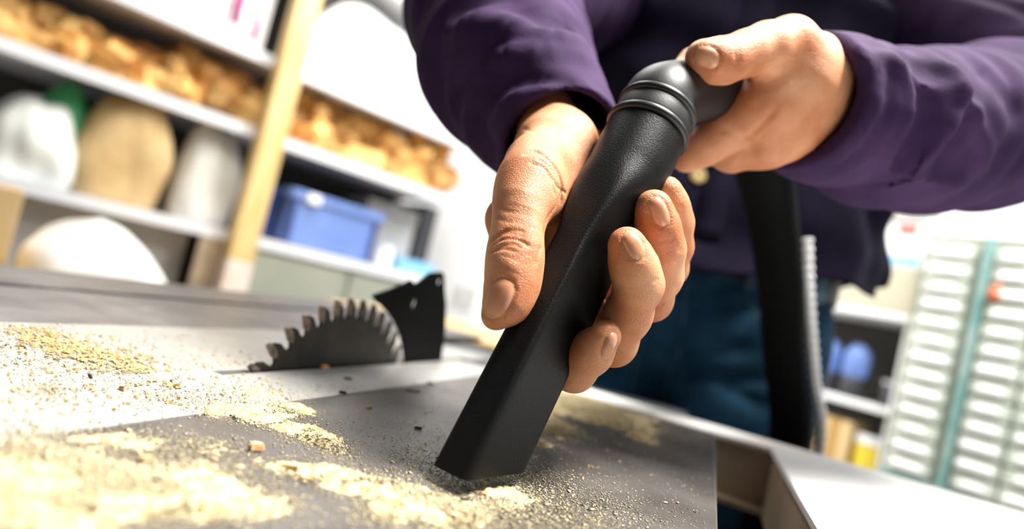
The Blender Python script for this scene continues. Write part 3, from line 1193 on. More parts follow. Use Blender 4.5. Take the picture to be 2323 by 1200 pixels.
V_shirt, F_shirt = V, Fq
for (bx, by, br) in ((1583, 398, .0105), (1789, 402, .006)):
    hit, nrm = shirt_front(bx, by)
    if hit is None:
        continue
    if nrm.dot(Vector(CC)-hit) < 0:
        nrm = -nrm
    pr = [(-.001, 0.0), (-.001, br), (.0016, br), (.0026, br*.85), (.0018, br*.6), (.0018, 0.0001)]
    lathe('button', pr, M['button'], shirt, np.array(hit)+np.array(nrm)*.001, np.array(nrm), 24)
pl = MB()
for k in range(24):
    a = P(1655-3*k, 0, .8)
zz = np.linspace(1.06, 1.42, 24)
bvs = BVHTree.FromPolygons([tuple(v) for v in V_shirt], F_shirt)
strip = []
for z in zz:
    for dx in (-.018, .018):
        hit, nrm, _i, _d = bvs.ray_cast(Vector((BX+.015+dx, .3, z)), Vector((0, 1, 0)))
        strip.append(np.array(hit)-np.array([0, .0022, 0]))
mesh('placket', strip, [(2*i, 2*i+1, 2*i+3, 2*i+2) for i in range(len(zz)-1)], M['shirt_shaded'], shirt, smooth=True).modifiers.new('t', 'SOLIDIFY').thickness = .002
# loose lit hem flap at the person's left side
fl = []
for j in range(14):
    for i in range(10):
        u, v = i/9, j/13
        x = 1845+u*(165-45*v)+8*sin(5*u)
        y = 420+v*165-10*sin(u*3)*v
        fl.append(P(x, y, .80-.02*sin(u*7+v*2)+.05*u))
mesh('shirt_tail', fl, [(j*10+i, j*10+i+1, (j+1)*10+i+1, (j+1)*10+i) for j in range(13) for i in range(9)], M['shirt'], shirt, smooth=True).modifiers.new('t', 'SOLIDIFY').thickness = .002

# ---- jeans
JF = Field((-.36, .76, .03), (.27, 1.15, 1.10), .006)
DJ = JF.new()
cone(JF, DJ, (BX-.075, BYY, .99), .122, (BX+.075, BYY, .99), .122, .04)
for sx in (-1, 1):
    cone(JF, DJ, (BX+sx*.092, BYY, .93), .112, (BX+sx*.112, BYY-.01, .50), .085, .035)
    cone(JF, DJ, (BX+sx*.112, BYY-.01, .50), .083, (BX+sx*.12, BYY+.01, .09), .07, .02)
DJ = plane_cut(JF, DJ, (0, 0, 1.065), (0, 0, 1))
for px in ([(1560, 720), (1640, 700), (1740, 690)], [(1450, 640), (1560, 660), (1690, 640)], [(1590, 600), (1600, 700), (1590, 780)], [(1480, 860), (1600, 850), (1740, 860)],
           [(1440, 760), (1540, 800), (1700, 790)], [(1640, 870), (1720, 920), (1760, 930)]):
    crease(JF, DJ, px, .010, .006)
VJ, QJ = nets(JF, DJ)
jeans = mesh('jeans', VJ, QJ, M['denim'], person, smooth=True, label='dark blue denim jeans')
bj = BVHTree.FromPolygons([tuple(v) for v in VJ], [tuple(int(i) for i in q) for q in QJ])


def on_jeans(x, y):
    hit, nrm, _i, _d = bj.ray_cast(Vector(CC), Vector(unit(ray(x, y))))
    return None if hit is None else np.array(hit)+np.array(nrm)*.0012


def seam(px, r=.0012, name='seam', m='stitch'):
    pts = [on_jeans(*q) for q in px]
    pts = [q for q in pts if q is not None]
    if len(pts) > 1:
        MB().tube(spline(pts, 5), r, 6).build(name, M[m], jeans, smooth=True)


seam([(1690, 640), (1700, 690), (1730, 730)])
seam([(1560, 600), (1552, 700), (1540, 800), (1500, 900)])
seam([(1430, 890), (1450, 800), (1470, 740)])
# belt and loops
V, Fq = [], []
nb = 96
for z in (1.022, 1.060):
    for i in range(nb):
        t = 2*pi*i/nb
        V.append((BX+(.075*(1 if cos(t) > 0 else -1) if abs(cos(t)) > .2 else .075*cos(t)/.2)+.1235*cos(t), BYY+.1235*sin(t), z))
for i in range(nb):
    Fq.append((i, (i+1) % nb, nb+(i+1) % nb, nb+i))
bo = mesh('belt', V, Fq, M['belt'], person)
bo.modifiers.new('t', 'SOLIDIFY').thickness = .003
for lx in (.02, -.12, .10):
    MB().box((BX+.06+lx, BYY-.128, 1.040), (.006, .002, .028), bev=.001).build('belt_loop', M['stitch'], jeans)
for sx in (-1, 1):
    s_ = Field((BX+sx*.13-.08, BYY-.25, 0), (BX+sx*.13+.08, BYY+.14, .14), .006)
    ds = s_.new()
    cone(s_, ds, (BX+sx*.12, BYY+.03, .052), .046, (BX+sx*.135, BYY-.15, .045), .040, .02)
    ds = plane_cut(s_, ds, (0, 0, .006), (0, 0, -1))
    v_, q_ = nets(s_, ds)
    mesh('shoe', v_, q_, M['shoe'], person, smooth=True)
hf = Field((BX-.12, BYY-.16, 1.6), (BX+.12, BYY+.12, 1.82), .005)
dh = hf.new()
cone(hf, dh, (BX, BYY-.0, 1.712), .088, (BX, BYY-.045, 1.708), .078, .02)
dh = plane_cut(hf, dh, (BX, BYY-.07, 1.70), unit((0, -1, -.9)))
v_, q_ = nets(hf, dh)
mesh('hair', v_, q_, M['hair'], person, smooth=True)

# ================================================================== SAWDUST
#@DUST
def tw(x, y):
    q = T(x, y)
    return q[0], q[1]


BLOBS = []          # (X, Y, sx, sy, amount)
for x, y, rx, ry, a in [
    (60, 1040, 100, 60, 1.2), (200, 1080, 110, 60, 1.2), (330, 1120, 110, 50, 1.2), (450, 1080, 100, 50, 1.0), (120, 1160, 140, 40, 1.3),
    (300, 1000, 90, 25, .5), (470, 1010, 60, 22, .5), (560, 940, 60, 16, 1.0), (640, 930, 50, 14, 1.0), (700, 985, 50, 20, .9), (745, 1010, 35, 22, .9),
    (640, 1060, 60, 22, .35), (760, 1080, 60, 24, .8), (860, 1110, 60, 28, .9), (930, 1130, 60, 32, 1.1), (1000, 1160, 60, 28, 1.2), (870, 1170, 60, 26, .7),
    (1060, 1170, 60, 26, .9), (1150, 1120, 50, 18, .75), (1120, 1150, 50, 18, .8), (620, 1130, 60, 25, .35), (480, 1150, 110, 30, .9),
    (1320, 918, 60, 20, 1.7), (1262, 978, 36, 10, 1.5), (1235, 950, 26, 12, 1.2), (1390, 952, 34, 13, 1.5), (1290, 925, 40, 11, .9), (1455, 996, 14, 6, 1.4), (1225, 1005, 22, 8, 1.1), (1430, 975, 20, 6, .9),
    (100, 885, 45, 14, .45), (215, 800, 60, 12, .22), (520, 905, 50, 12, .28), (600, 890, 60, 12, .30), (400, 900, 60, 12, .2),
]:
    X0, Y_0 = tw(x, y)
    Xa, Ya = tw(x+rx, y)
    Xb, Yb = tw(x, y+ry)
    s1 = sqrt((Xa-X0)**2+(Ya-Y_0)**2)
    s2 = sqrt((Xb-X0)**2+(Yb-Y_0)**2)
    dx, dy = (Xa-X0)/s1, (Ya-Y_0)/s1
    BLOBS.append((X0, Y_0, dx, dy, s1, s2, a))


def density(X, Y):
    d = np.zeros_like(X)
    for X0, Y_0, dx, dy, s1, s2, a in BLOBS:
        u = (X-X0)*dx+(Y-Y_0)*dy
        v = -(X-X0)*dy+(Y-Y_0)*dx
        d += a*np.exp(-(u/s1)**2-(v/s2)**2)
    return d


def n2(X, Y, s, seed):
    return fbm(np.stack([X.ravel(), Y.ravel(), np.zeros(X.size)], 1), s, seed, 3).reshape(X.shape)


gs = .0012
gx = np.arange(-.372, .020, gs)
gy = np.arange(.085, .632, gs)
GX, GY = np.meshgrid(gx, gy, indexing='ij')
dn = density(GX, GY)
nz = .95*n2(GX, GY, 130, 3)+.70*n2(GX, GY, 420, 4)+.35*RNG.normal(size=GX.shape)
H = (dn*1.08-.55+.46*nz)
H[dn < .16] = -.1
H = np.minimum(H, .9)*.0034
H += .0002*RNG.normal(size=H.shape)*(H > 0)
H[(GX > -.2600) & (GX < -.2520) & (GY > .27)] = -.001
ok = H > 0
sel = ok[:-1, :-1] | ok[1:, :-1] | ok[:-1, 1:] | ok[1:, 1:]
idx = np.arange(GX.size).reshape(GX.shape)
q = np.stack([idx[:-1, :-1][sel], idx[1:, :-1][sel], idx[1:, 1:][sel], idx[:-1, 1:][sel]], 1)
Vg = np.stack([GX.ravel(), GY.ravel(), TZ+np.maximum(H, -.0004).ravel()], 1)
used, inv = np.unique(q, return_inverse=True)
heap = mesh('sawdust', Vg[used], inv.reshape(q.shape), M['dust'], None, origin=(-.1, .25, TZ), smooth=True)
tag(heap, 'pale yellow sawdust lying in drifts over the saw table', 'sawdust', kind='stuff')


def scatter(n, dens_pow, extra, size, seed, stretch=1.0):
    """little shards as tetrahedra, joined"""
    r = np.random.default_rng(seed)
    out = []
    while sum(len(o_) for o_ in out) < n:
        X = r.uniform(-.372, .018, n*3)
        Y = r.uniform(.085, .632, n*3)
        p = np.clip(density(X, Y), 0, 1.2)**dens_pow+extra(X, Y)
        # nearer dust is seen larger: thin out with distance
        p *= np.clip(.30/np.maximum(Y, .1), .35, 1.6)
        k = r.uniform(0, 1.3, n*3) < p
        k &= ~((X > -.2605) & (X < -.2515) & (Y > .27))
        out.append(np.stack([X[k], Y[k]], 1))
    XY = np.concatenate(out)[:n]
    s = size*r.lognormal(0, .45, n)
    t = np.array([(1, 1, 1), (1, -1, -1), (-1, 1, -1), (-1, -1, 1)], float)*.5
    th = r.uniform(0, 2*pi, n)
    V = np.tile(t, (n, 1, 1))*s[:, None, None]
    V[:, :, 0] *= stretch
    V *= 1+.5*r.normal(size=V.shape)
    c, s_ = np.cos(th)[:, None], np.sin(th)[:, None]
    x, y = V[:, :, 0]*c-V[:, :, 1]*s_, V[:, :, 0]*s_+V[:, :, 1]*c
    d_ = density(XY[:, 0], XY[:, 1])
    z0 = TZ+np.clip(np.minimum(d_-.55, .9)*.0034, 0, 1)
    V = np.stack([x+XY[:, :1], y+XY[:, 1:], np.abs(V[:, :, 2]*.7)+z0[:, None]], 2)
    F = np.array([(0, 1, 2), (0, 3, 1), (0, 2, 3), (1, 3, 2)])
    Fc = (np.arange(n)[:, None, None]*4+F[None]).reshape(-1, 3)
    return V.reshape(-1, 3), Fc


tipx, tipy = tw(1180, 1120)


def fine_extra(X, Y):
    e = .55*np.exp(-((X-tipx)/.05)**2-((Y-tipy)/.05)**2)+.02
    e += np.where(X < -.2, .05*np.exp(-((Y-.25)/.12)**2), 0)
    return e


V, Fc = scatter(120000, 1.0, fine_extra, .00040, 11)
tag(mesh('sawdust_grains', V, Fc, M['grain'], None, origin=(-.1, .25, TZ)), 'loose fine grains of sawdust sprinkled around the nozzle tip', 'sawdust', kind='stuff')

# splinters along the far left of the strip
r = np.random.default_rng(5)
mb = MB()
for k in range(900):
    t = r.uniform(0, 1)
    if k < 620:
        x = 40+t*310+r.normal()*22
        y = 752+t*95+r.normal()*16
    else:
        x, y = r.uniform(0, 640), r.normal(860, 40)
    if y < 742 or y > 960:
        continue
    c = T(x, y)
    if c[0] < -.371 or abs(c[0]+.256) < .006:
        continue
    th = r.uniform(0, pi)
    L = r.uniform(.0012, .0042) if k < 620 else r.uniform(.0006, .0022)
    ax = np.array([[cos(th), sin(th), r.uniform(-.3, .3)], [-sin(th), cos(th), 0], [0, 0, 1.0]])
    mb.box(c+np.array([0, 0, .0008]), (L/2, r.uniform(.0002, .0007), .0003), ax)
tag(mb.build('wood_splinters', M['splinter'], None, origin=(-.3, .3, TZ)), 'golden splinters and shavings strewn along the bright strip', 'splinters', kind='stuff')


def chip_mesh(L, w, h, seed):
    r = np.random.default_rng(seed)
    V = np.array([(-1, -1, 0), (1, -.8, 0), (1, .9, 0), (-.9, 1, 0), (-.8, -.7, 1), (.8, -.6, 1.1), (.7, .6, .9), (-.7, .8, 1), (1.3, 0, .4), (-1.25, .1, .5)], float)
    V += r.normal(size=V.shape)*.14
    V *= np.array([L/2, w/2, h])
    V[:, 2] -= V[:, 2].min()
    F = [(0, 3, 2, 1), (4, 5, 6, 7), (0, 1, 5, 4), (2, 3, 7, 6), (1, 8, 5), (8, 2, 6), (5, 8, 6), (1, 2, 8), (3, 9, 7), (9, 0, 4), (7, 9, 4), (3, 0, 9)]
    return V, F


CHIPS = [
    (580, 1022, .0048, .0034, .0030, 60, 'chip', 'pale upright wood chip in the dust left of the nozzle'),
    (660, 1066, .0055, .0030, .0022, 20, 'chip', 'brown and cream wood chip lying below the pale upright one'),
    (694, 1091, .0042, .0020, .0014, 10, 'chip', 'small reddish brown chip nearest to the larger two-tone chip'),
    (330, 1046, .0040, .0026, .0018, 80, 'chip', 'blurred brown chip in the sawdust at the lower left'),
    (400, 879, .0042, .0028, .0020, 10, 'chip', 'brown chip on the bright strip left of the slot'),
    (385, 877, .0030, .0022, .0016, 50, 'chip', 'smaller brown chip touching another on the bright strip'),
    (276, 886, .0030, .0020, .0014, 0, 'chip', 'single brown crumb on the bright strip near the left drift'),
    (385, 915, .0030, .0020, .0014, 30, 'chip', 'brown crumb at the near edge of the bright strip'),
    (205, 855, .0060, .0012, .0008, -30, 'chipdark', 'thin dark splinter lying on the bright strip at left'),
    (936, 889, .0110, .0028, .0010, 60, 'chipdark', 'long dark flake on the iron plate left of the nozzle'),
    (976, 872, .0045, .0030, .0016, 0, 'chipdark', 'dark crumb at the seam between strip and iron plate'),
    (778, 893, .0040, .0026, .0016, 30, 'chipdark', 'small black crumb at the near edge of the strip below the blade'),
    (948, 973, .0036, .0016, .0010, 30, 'chipdark', 'tiny dark fleck on the bare iron plate'),
    (735, 834, .0080, .0040, .0014, 75, 'chiporange', 'orange wood chip lying against the foot of the saw blade'),
    (790, 861, .0050, .0024, .0010, 40, 'chipdark', 'dull brown flake just in front of the saw blade'),
    (836, 927, .0030, .0018, .0012, 30, 'chip', 'pale fleck alone on the bare iron plate'),
    (1338, 1061, .0030, .0020, .0012, 20, 'chip', 'pale fleck on the iron plate right of the nozzle tip'),
    (1052, 1145, .0034, .0022, .0014, 0, 'chipdark', 'dark crumb in the dust just below the nozzle tip'),
    (1095, 1125, .0030, .0018, .0014, 0, 'chip', 'brown crumb in the pale dust beside the nozzle tip'),
]
for i, (x, y, L, w, h, rot, m, lab) in enumerate(CHIPS):
    c = T(x, y)
    Vc, Fcp = chip_mesh(L, w, h, i)
    th = radians(rot)
    Rm = np.array([[cos(th), -sin(th), 0], [sin(th), cos(th), 0], [0, 0, 1]])
    dz = max(0, min(float(density(np.array([c[0]]), np.array([c[1]]))[0])-.55, .9)*.0034)
    Vc = Vc@Rm.T+c+np.array([0, 0, dz])
    if m == 'chip' and i == 0:
        pass
    tag(mesh('wood_chip', Vc, Fcp, M[m]), lab, 'wood chip')

# ================================================================== SHELVES AT THE LEFT
#@SHELF
SO = P(580, 400, 2.0)
SD = np.array([.4973, .8676, 0.0])             # along the front
SW = np.array([-.8676, .4973, 0.0])            # into the depth
SZ = np.array([0, 0, 1.0])
SAX = np.array([SD, SW, SZ])


def PF(x, y, w=0.0):
    """(u, z) where the sight line meets the plane w behind the shelf front"""
    v = ray(x, y)
    t = ((SO-CC)@SW+w)/(v@SW)
    q = CC+t*v
    return float((q-SO)@SD), float(q[2])


def SP(u, w, z):
    return np.array([SO[0], SO[1], 0])+SD*u+SW*w+SZ*z


def sbox(mb, u0, u1, w0, w1, z0, z1, bev=0):
    return mb.box(SP((u0+u1)/2, (w0+w1)/2, (z0+z1)/2), ((u1-u0)/2, (w1-w0)/2, (z1-z0)/2), SAX, bev)


z1_ = PF(560, 281)[1]        # top of the middle shelf
z2_ = PF(500, 517)[1]
z0_ = PF(600, 118)[1]
zt_ = z0_+.42
uL, uR = -1.75, PF(1040, 480)[0]
DEP = .50
unit_o = thing('shelving_unit', tuple(SP(0, .25, 0)), 'grey-white shelving unit with a yellow wooden post along the left', 'shelving')
for z in (z1_, z2_, z0_, zt_, .18):
    mb = MB()
    sbox(mb, uL, uR, .02, DEP, z-.020, z-.001)
    sbox(mb, uL, uR, 0, .02, z-.034, z)
    mb.build('shelf_board', M['shelf'], unit_o)
mb = MB()
sbox(mb, uL, uR, DEP, DEP+.015, .1, zt_+.3)
mb.build('back_board', M['backdark'], unit_o)
for u in (uL, uR-.03):
    mb = MB()
    sbox(mb, u, u+.03, .01, DEP, 0, zt_+.3) if u < 0 else sbox(mb, u, u+.03, DEP-.04, DEP, 0, zt_+.3)
    mb.build('upright', M['shelf'], unit_o)
zp = PF(510, 582)[1]
mb = MB()
sbox(mb, -.038, .038, -.075, -.003, zp, zt_+.5, .004)
mb.build('post', M['post'], unit_o, label='yellow pine post')
mb = MB()
sbox(mb, -.040, .040, -.077, -.003, 0, zp-.001, .004)
mb.build('post_foot', M['postwhite'], unit_o, label='white painted foot of the post')
mb = MB()
sbox(mb, -.11, -.042, .0, .02, 0, z2_-.035)
mb.build('stile', M['railin'], unit_o)

# golden offcuts heaped on the middle shelf
chunk_meshes = []
for s_ in range(8):
    r = np.random.default_rng(40+s_)
    mbk = MB().box((0, 0, 0), (.5, .5, .5), bev=.14)
    Vk = np.array(mbk.V)
    Vk += .09*np.sin(Vk[:, [1, 2, 0]]*5+s_)+r.normal(size=Vk.shape)*.03
    me = bpy.data.meshes.new('offcut')
    me.from_pydata([tuple(v) for v in Vk], [], mbk.F)
    me.materials.append(M['offcut'])
    chunk_meshes.append(me)


def chunk(u, w, z, L, a, b, rz, ry, label, group):
    o = bpy.data.objects.new('wood_offcut', random.choice(chunk_meshes))
    COL.objects.link(o)
    o.location = SP(u, w, z)
    o.rotation_euler = (random.uniform(-.5, .5), ry, rz)
    o.scale = (L, a, b)
    tag(o, label, 'wood offcut', group)


random.seed(3)
for (ua, ub, ht, nn, lab, grp) in (
        (-.92, -.05, .145, 95, 'rough golden wood offcut heaped on the shelf left of the post', 'offcuts left of the post'),
        (.05, uR-.02, .20, 95, 'rough golden wood offcut heaped on the shelf right of the post', 'offcuts right of the post')):
    for k in range(nn):
        u = ua+(ub-ua)*((k*.618) % 1)
        lv = (k//14)/(nn/14)
        hh = ht*(1.0-.25*sin(u*9)) if u < 0 else ht
        z = z1_+.03+lv*hh*.85
        w = .05+.10*random.random()+.12*lv
        chunk(u, w, z, random.uniform(.09, .17), random.uniform(.045, .08), random.uniform(.045, .08),
              random.uniform(-.7, 1.2), random.uniform(-.5, .5), lab, grp)


def blob(name, u, w, z, hu, hw_, hh, m, label, cat, seed=0, top=.75, lump=.08, e=2.6, tilt=0.0, nrm=None, parent=None, smooth=True, nth=40, nz_=26):
    """soft filled bag: superelliptic body, flattened foot, lumpy skin"""
    V, Fq = [], []
    r = np.random.default_rng(seed)
    ph = r.uniform(0, 6, 6)
    for j in range(nz_+1):
        f = j/nz_
        zz_ = f*2*hh
        pr = (sin(pi*min(.25+.75*f, 1)))**(.30) if f < .999 else .04
        pr = pr*(1-(1-top)*f)
        for i in range(nth):
            t = 2*pi*i/nth
            cs, sn = cos(t), sin(t)
            q = (abs(cs)**e+abs(sn)**e)**(-1/e)
            l = 1+lump*(sin(3*t+ph[0]+4*f)+.6*sin(5*t+ph[1]-6*f)+.5*sin(2*t+9*f+ph[2])+.3*sin(11*t+ph[3]+5*f))
            V.append(SP(u+hu*pr*cs*q*l+tilt*zz_, w+hw_*pr*sn*q*l, z+zz_*(1+.04*sin(2*t+ph[4])*f)))
    n0 = nth
    for j in range(nz_):
        for i in range(n0):
            Fq.append((j*n0+i, j*n0+(i+1) % n0, (j+1)*n0+(i+1) % n0, (j+1)*n0+i))
    Fq += [tuple(range(n0))[::-1], tuple(range(nz_*n0, nz_*n0+n0))]
    org = tuple(SP(u, w, z))
    if parent is None:
        o = mesh(name, V, Fq, M[m], None, origin=org, smooth=smooth)
        tag(o, label, cat)
    else:
        o = mesh(name, V, Fq, M[m], parent, smooth=smooth)
    return o


def px_blob(name, x, y_bot, y_top, halfpx, w, m, label, cat, zfix=None, **k):
    """bag that stands at column x of the shelf plane, w behind its front"""
    u, zb = PF(x, y_bot, w)
    _, ztop = PF(x+(y_bot-y_top)*.25, y_top, w)
    u2, _ = PF(x+halfpx, y_bot+halfpx*.27, w)
    if zfix is not None:
        zb = zfix
    return blob(name, u, w, zb, abs(u2-u), k.pop('hw', .12), (ztop-zb)/2, m, label, cat, **k)


px_blob('plastic_bag', 45, 440, 225, 110, .14, 'bag', 'white plastic bag slumped on the lower shelf at the far left', 'bag', zfix=z2_, seed=1, top=.9, lump=.085, hw=.12)
px_blob('paper_sack', 245, 470, 215, 98, .14, 'sack', 'brown paper sack standing on the lower shelf beside the white bag', 'sack', zfix=z2_, seed=2, top=.97, lump=.05, e=3.4, hw=.12)
px_blob('canvas_sack', 435, 510, 285, 72, .14, 'greysack', 'pale grey sack on the lower shelf just left of the post', 'sack', zfix=z2_, seed=3, top=.86, lump=.06, e=3.2, hw=.11)
# green print band of the bag
gb = bpy.data.objects['plastic_bag']
u_, zz0 = PF(150, 400, .14)
blob('bag_print', PF(92, 440, .15)[0], .17, z2_+.004, .075, .08, .150, 'green', '', '', seed=9, parent=gb, lump=.03, top=.9)

# blue crate
crate = thing('storage_crate', tuple(SP(PF(730, 590, .05)[0], .15, z2_)), 'blue plastic crate on the lower shelf right of the post', 'crate')
u0, u1 = PF(628, 580, .03)[0], PF(838, 600, .03)[0]
zt = PF(640, 418, .03)[1]
mb = MB()
sbox(mb, u0, u1, .03, .034, z2_+.002, zt)
sbox(mb, u0, u1, .27, .274, z2_+.002, zt)
sbox(mb, u0, u0+.004, .03, .27, z2_+.002, zt)
sbox(mb, u1-.004, u1, .03, .27, z2_+.002, zt)
sbox(mb, u0, u1, .03, .27, z2_+.002, z2_+.008)
mb.build('crate_body', M['blue'], crate)
mb = MB()
sbox(mb, u0-.01, u1+.01, .018, .034, zt-.03, zt, .003)
sbox(mb, u0-.01, u1+.01, .27, .285, zt-.03, zt, .003)
sbox(mb, u0-.012, u0+.004, .018, .285, zt-.03, zt, .003)
sbox(mb, u1-.004, u1+.012, .018, .285, zt-.03, zt, .003)
mb.build('rim', M['blue'], crate)
for k in range(2):
    mb = MB()
    uu = u0+.004 if k == 0 else u1-.024
    sbox(mb, uu, uu+.02, .022, .03, z2_+.004, zt-.03, .003)
    mb.build('corner_rib', M['bluedark'], crate)
mb = MB()
um = PF(718, 435, .02)[0]
sbox(mb, um-.028, um+.022, .006, .018, zt-.036, zt-.004, .004)
mb.build('label_holder', M['white'], crate)
# dark blue crate behind / left
mb = MB()
sbox(mb, PF(585, 500, .10)[0], u0-.014, .10, .36, z2_+.001, zt-.01, .004)
o = mb.build('tool_case', M['bluedark'])
tag(o, 'dark blue case squeezed between the post and the blue crate', 'case')
# grey boxes right of it
ub0, ub1 = u1+.02, PF(960, 560, .1)[0]
mb = MB()
sbox(mb, ub0, ub1, .20, .42, z2_+.001, PF(870, 460, .2)[1], .004)
gbx = thing('card_box', tuple(SP((ub0+ub1)/2, .3, z2_)), 'grey card box on the lower shelf right of the blue crate', 'box')
mb.build('box_body', M['greybox'], gbx)
mb = MB()
sbox(mb, ub0-.004, ub1+.004, .196, .424, PF(870, 470, .2)[1]-.03, PF(870, 460, .2)[1]+.004, .003)
mb.build('lid', M['greybox'], gbx)
mb = MB()
sbox(mb, ub1+.02, ub1+.10, .20, .42, z2_+.001, PF(870, 450, .2)[1]+.03, .004)
tag(mb.build('file_case', M['darkst']), 'dark grey upright case at the right end of the lower shelf', 'case')
# white jar and light blue tray
uj, _ = PF(868, 590, .06)
prj = [(0, .001), (0, .030), (.006, .033), (.055, .033), (.060, .028), (.066, .028), (.068, .031), (.084, .031), (.086, .001)]
jar = thing('jar', tuple(SP(uj, .06, z2_)), 'small white jar with a lid beside the blue crate', 'jar')
lathe('jar_body', prj[:6], M['white'], jar, SP(uj, .06, z2_), SZ, 24)
lathe('lid', prj[5:], M['white'], jar, SP(uj, .06, z2_), SZ, 24)
mb = MB()
ut0, ut1 = PF(905, 590, .03)[0], PF(985, 612, .03)[0]
sbox(mb, ut0, ut1, .03, .20, z2_+.001, z2_+.008)
for a_ in ((ut0, ut1, .03, .035), (ut0, ut1, .195, .20), (ut0, ut0+.005, .03, .20), (ut1-.005, ut1, .03, .20)):
    sbox(mb, *a_, z2_+.008, z2_+.055)
tag(mb.build('tray', M['lightblue']), 'light blue open tray at the end of the lower shelf', 'tray')

# top shelf: white sacks, boxes and the magenta handled tool
px_blob('woven_sack', 800, 255, 40, 150, .16, 'whitesack', 'big white sack on the upper shelf right of the post', 'sack', zfix=z0_, seed=5, top=.86, lump=.05, hw=.16)
px_blob('woven_sack', 935, 320, 120, 90, .14, 'whitesack', 'second white sack behind the purple sleeve on the upper shelf', 'sack', zfix=z0_, seed=6, top=.86, lump=.05, hw=.13)
mb = MB()
sbox(mb, PF(330, 0)[0]-.3, PF(500, 60, .05)[0], .05, .3, z0_+.001, z0_+.26, .004)
tag(mb.build('carton', M['white']), 'long white carton on the upper shelf left of the post', 'carton')
mb = MB()
sbox(mb, PF(505, 60, .08)[0], PF(598, 100, .08)[0], .08, .3, z0_+.001, z0_+.22, .004)
tag(mb.build('carton', M['white']), 'white carton behind the magenta tool on the upper shelf', 'carton')
ug, zg = PF(535, 45, .03)
tool = thing('clamp', tuple(SP(ug+.03, .03, z0_)), 'magenta handled clamp standing in front of white cartons', 'clamp')
MB().tube([SP(ug, .035, z0_+.055), SP(ug-.002, .035, z0_+.12), SP(ug+.004, .035, z0_+.20)], [.012, .014, .016], 12).build('handle', M['magenta'], tool, smooth=True)
MB().tube([SP(ug+.062, .035, z0_+.03), SP(ug+.066, .035, z0_+.07), SP(ug+.05, .035, z0_+.105)], [.008, .009, .007], 12).build('handle', M['magenta'], tool, smooth=True)
MB().tube([SP(ug+.004, .04, z0_+.06), SP(ug+.02, .04, z0_+.02), SP(ug+.05, .04, z0_+.015), SP(ug+.062, .04, z0_+.035)], .006, 10).build('jaw', M['white'], tool, smooth=True)
for uu, hh, lab in ((.62, .13, 'white box at the right of the top shelf'), (.25, .12, 'white box on the top shelf above the big sack')):
    mb = MB()
    sbox(mb, uu, uu+.3, .05, .35, zt_+.001, zt_+hh, .004)
    tag(mb.build('carton', M['white']), lab, 'carton')

# below the lower shelf
mb = MB()
sbox(mb, .05, PF(1000, 640, .02)[0], .02, .45, .20, z2_-.036, .004)
lowc = thing('low_cabinet', tuple(SP(.4, .25, .18)), 'pale green-grey cabinet under the lower shelf right of the post', 'cabinet')
mb.build('body', M['cabinet'], lowc)
for k in range(2):
    ua_ = .06+k*.36
    mb = MB()
    sbox(mb, ua_, ua_+.34, .006, .02, .22, z2_-.05, .003)
    dr = mb.build('door', M['cabinet'], lowc)
    mb = MB()
    sbox(mb, ua_+.30, ua_+.315, -.006, .006, .45, .55, .002)
    mb.build('handle', M['darkst'], dr)
mb = MB()
sbox(mb, -1.6, -.12, .10, .46, .19, z2_-.036, .004)
tag(mb.build('plywood_crate', M['greybox']), 'brown-grey crate under the lower shelf left of the post', 'crate')
# white mound and cardboard box stand in front of the shelves on a low bench
bench = thing('side_bench', tuple(SP(-.5, -.35, 0)), 'low wooden bench beyond the far edge of the saw', 'bench')
zb_ = PF(200, 660, -.35)[1]
mb = MB()
sbox(mb, -1.5, .0, -.60, -.14, zb_-.03, zb_, .003)
mb.build('bench_top', M['benchwood'], bench)
for u in (-1.45, -.05):
    for w in (-.56, -.18):
        mb = MB()
        sbox(mb, u-.025, u+.025, w-.025, w+.025, 0, zb_-.031)
        mb.build('leg', M['benchwood'], bench)
px_blob('feed_sack', 205, 655, 505, 165, -.33, 'whitesack', 'white sack lying on the bench behind the saw at left', 'sack', zfix=zb_, seed=8, top=.62, lump=.045, hw=.16, tilt=-.1)
# cardboard box at the far left
bxp = thing('cardboard_box', tuple(SP(PF(10, 600, -.45)[0]-.1, -.40, zb_)), 'cardboard box at the far left behind the saw table', 'box')
ue, ztb = PF(58, 432, -.45)
mb = MB()
sbox(mb, ue-.36, ue, -.45, -.25, zb_+.001, PF(10, 423, -.45)[1], .002)
mb.build('box_body', M['card'], bxp)
mb = MB()
sbox(mb, ue-.21, ue-.15, -.4515, -.2485, zb_+.002, PF(10, 423, -.45)[1]+.001)
mb.build('tape', M['tape'], bxp)
mb = MB()
sbox(mb, ue-.04, ue-.002, -.456, -.4515, zb_+.0, zb_+.05)
mb.build('box_flap', M['tape'], bxp)

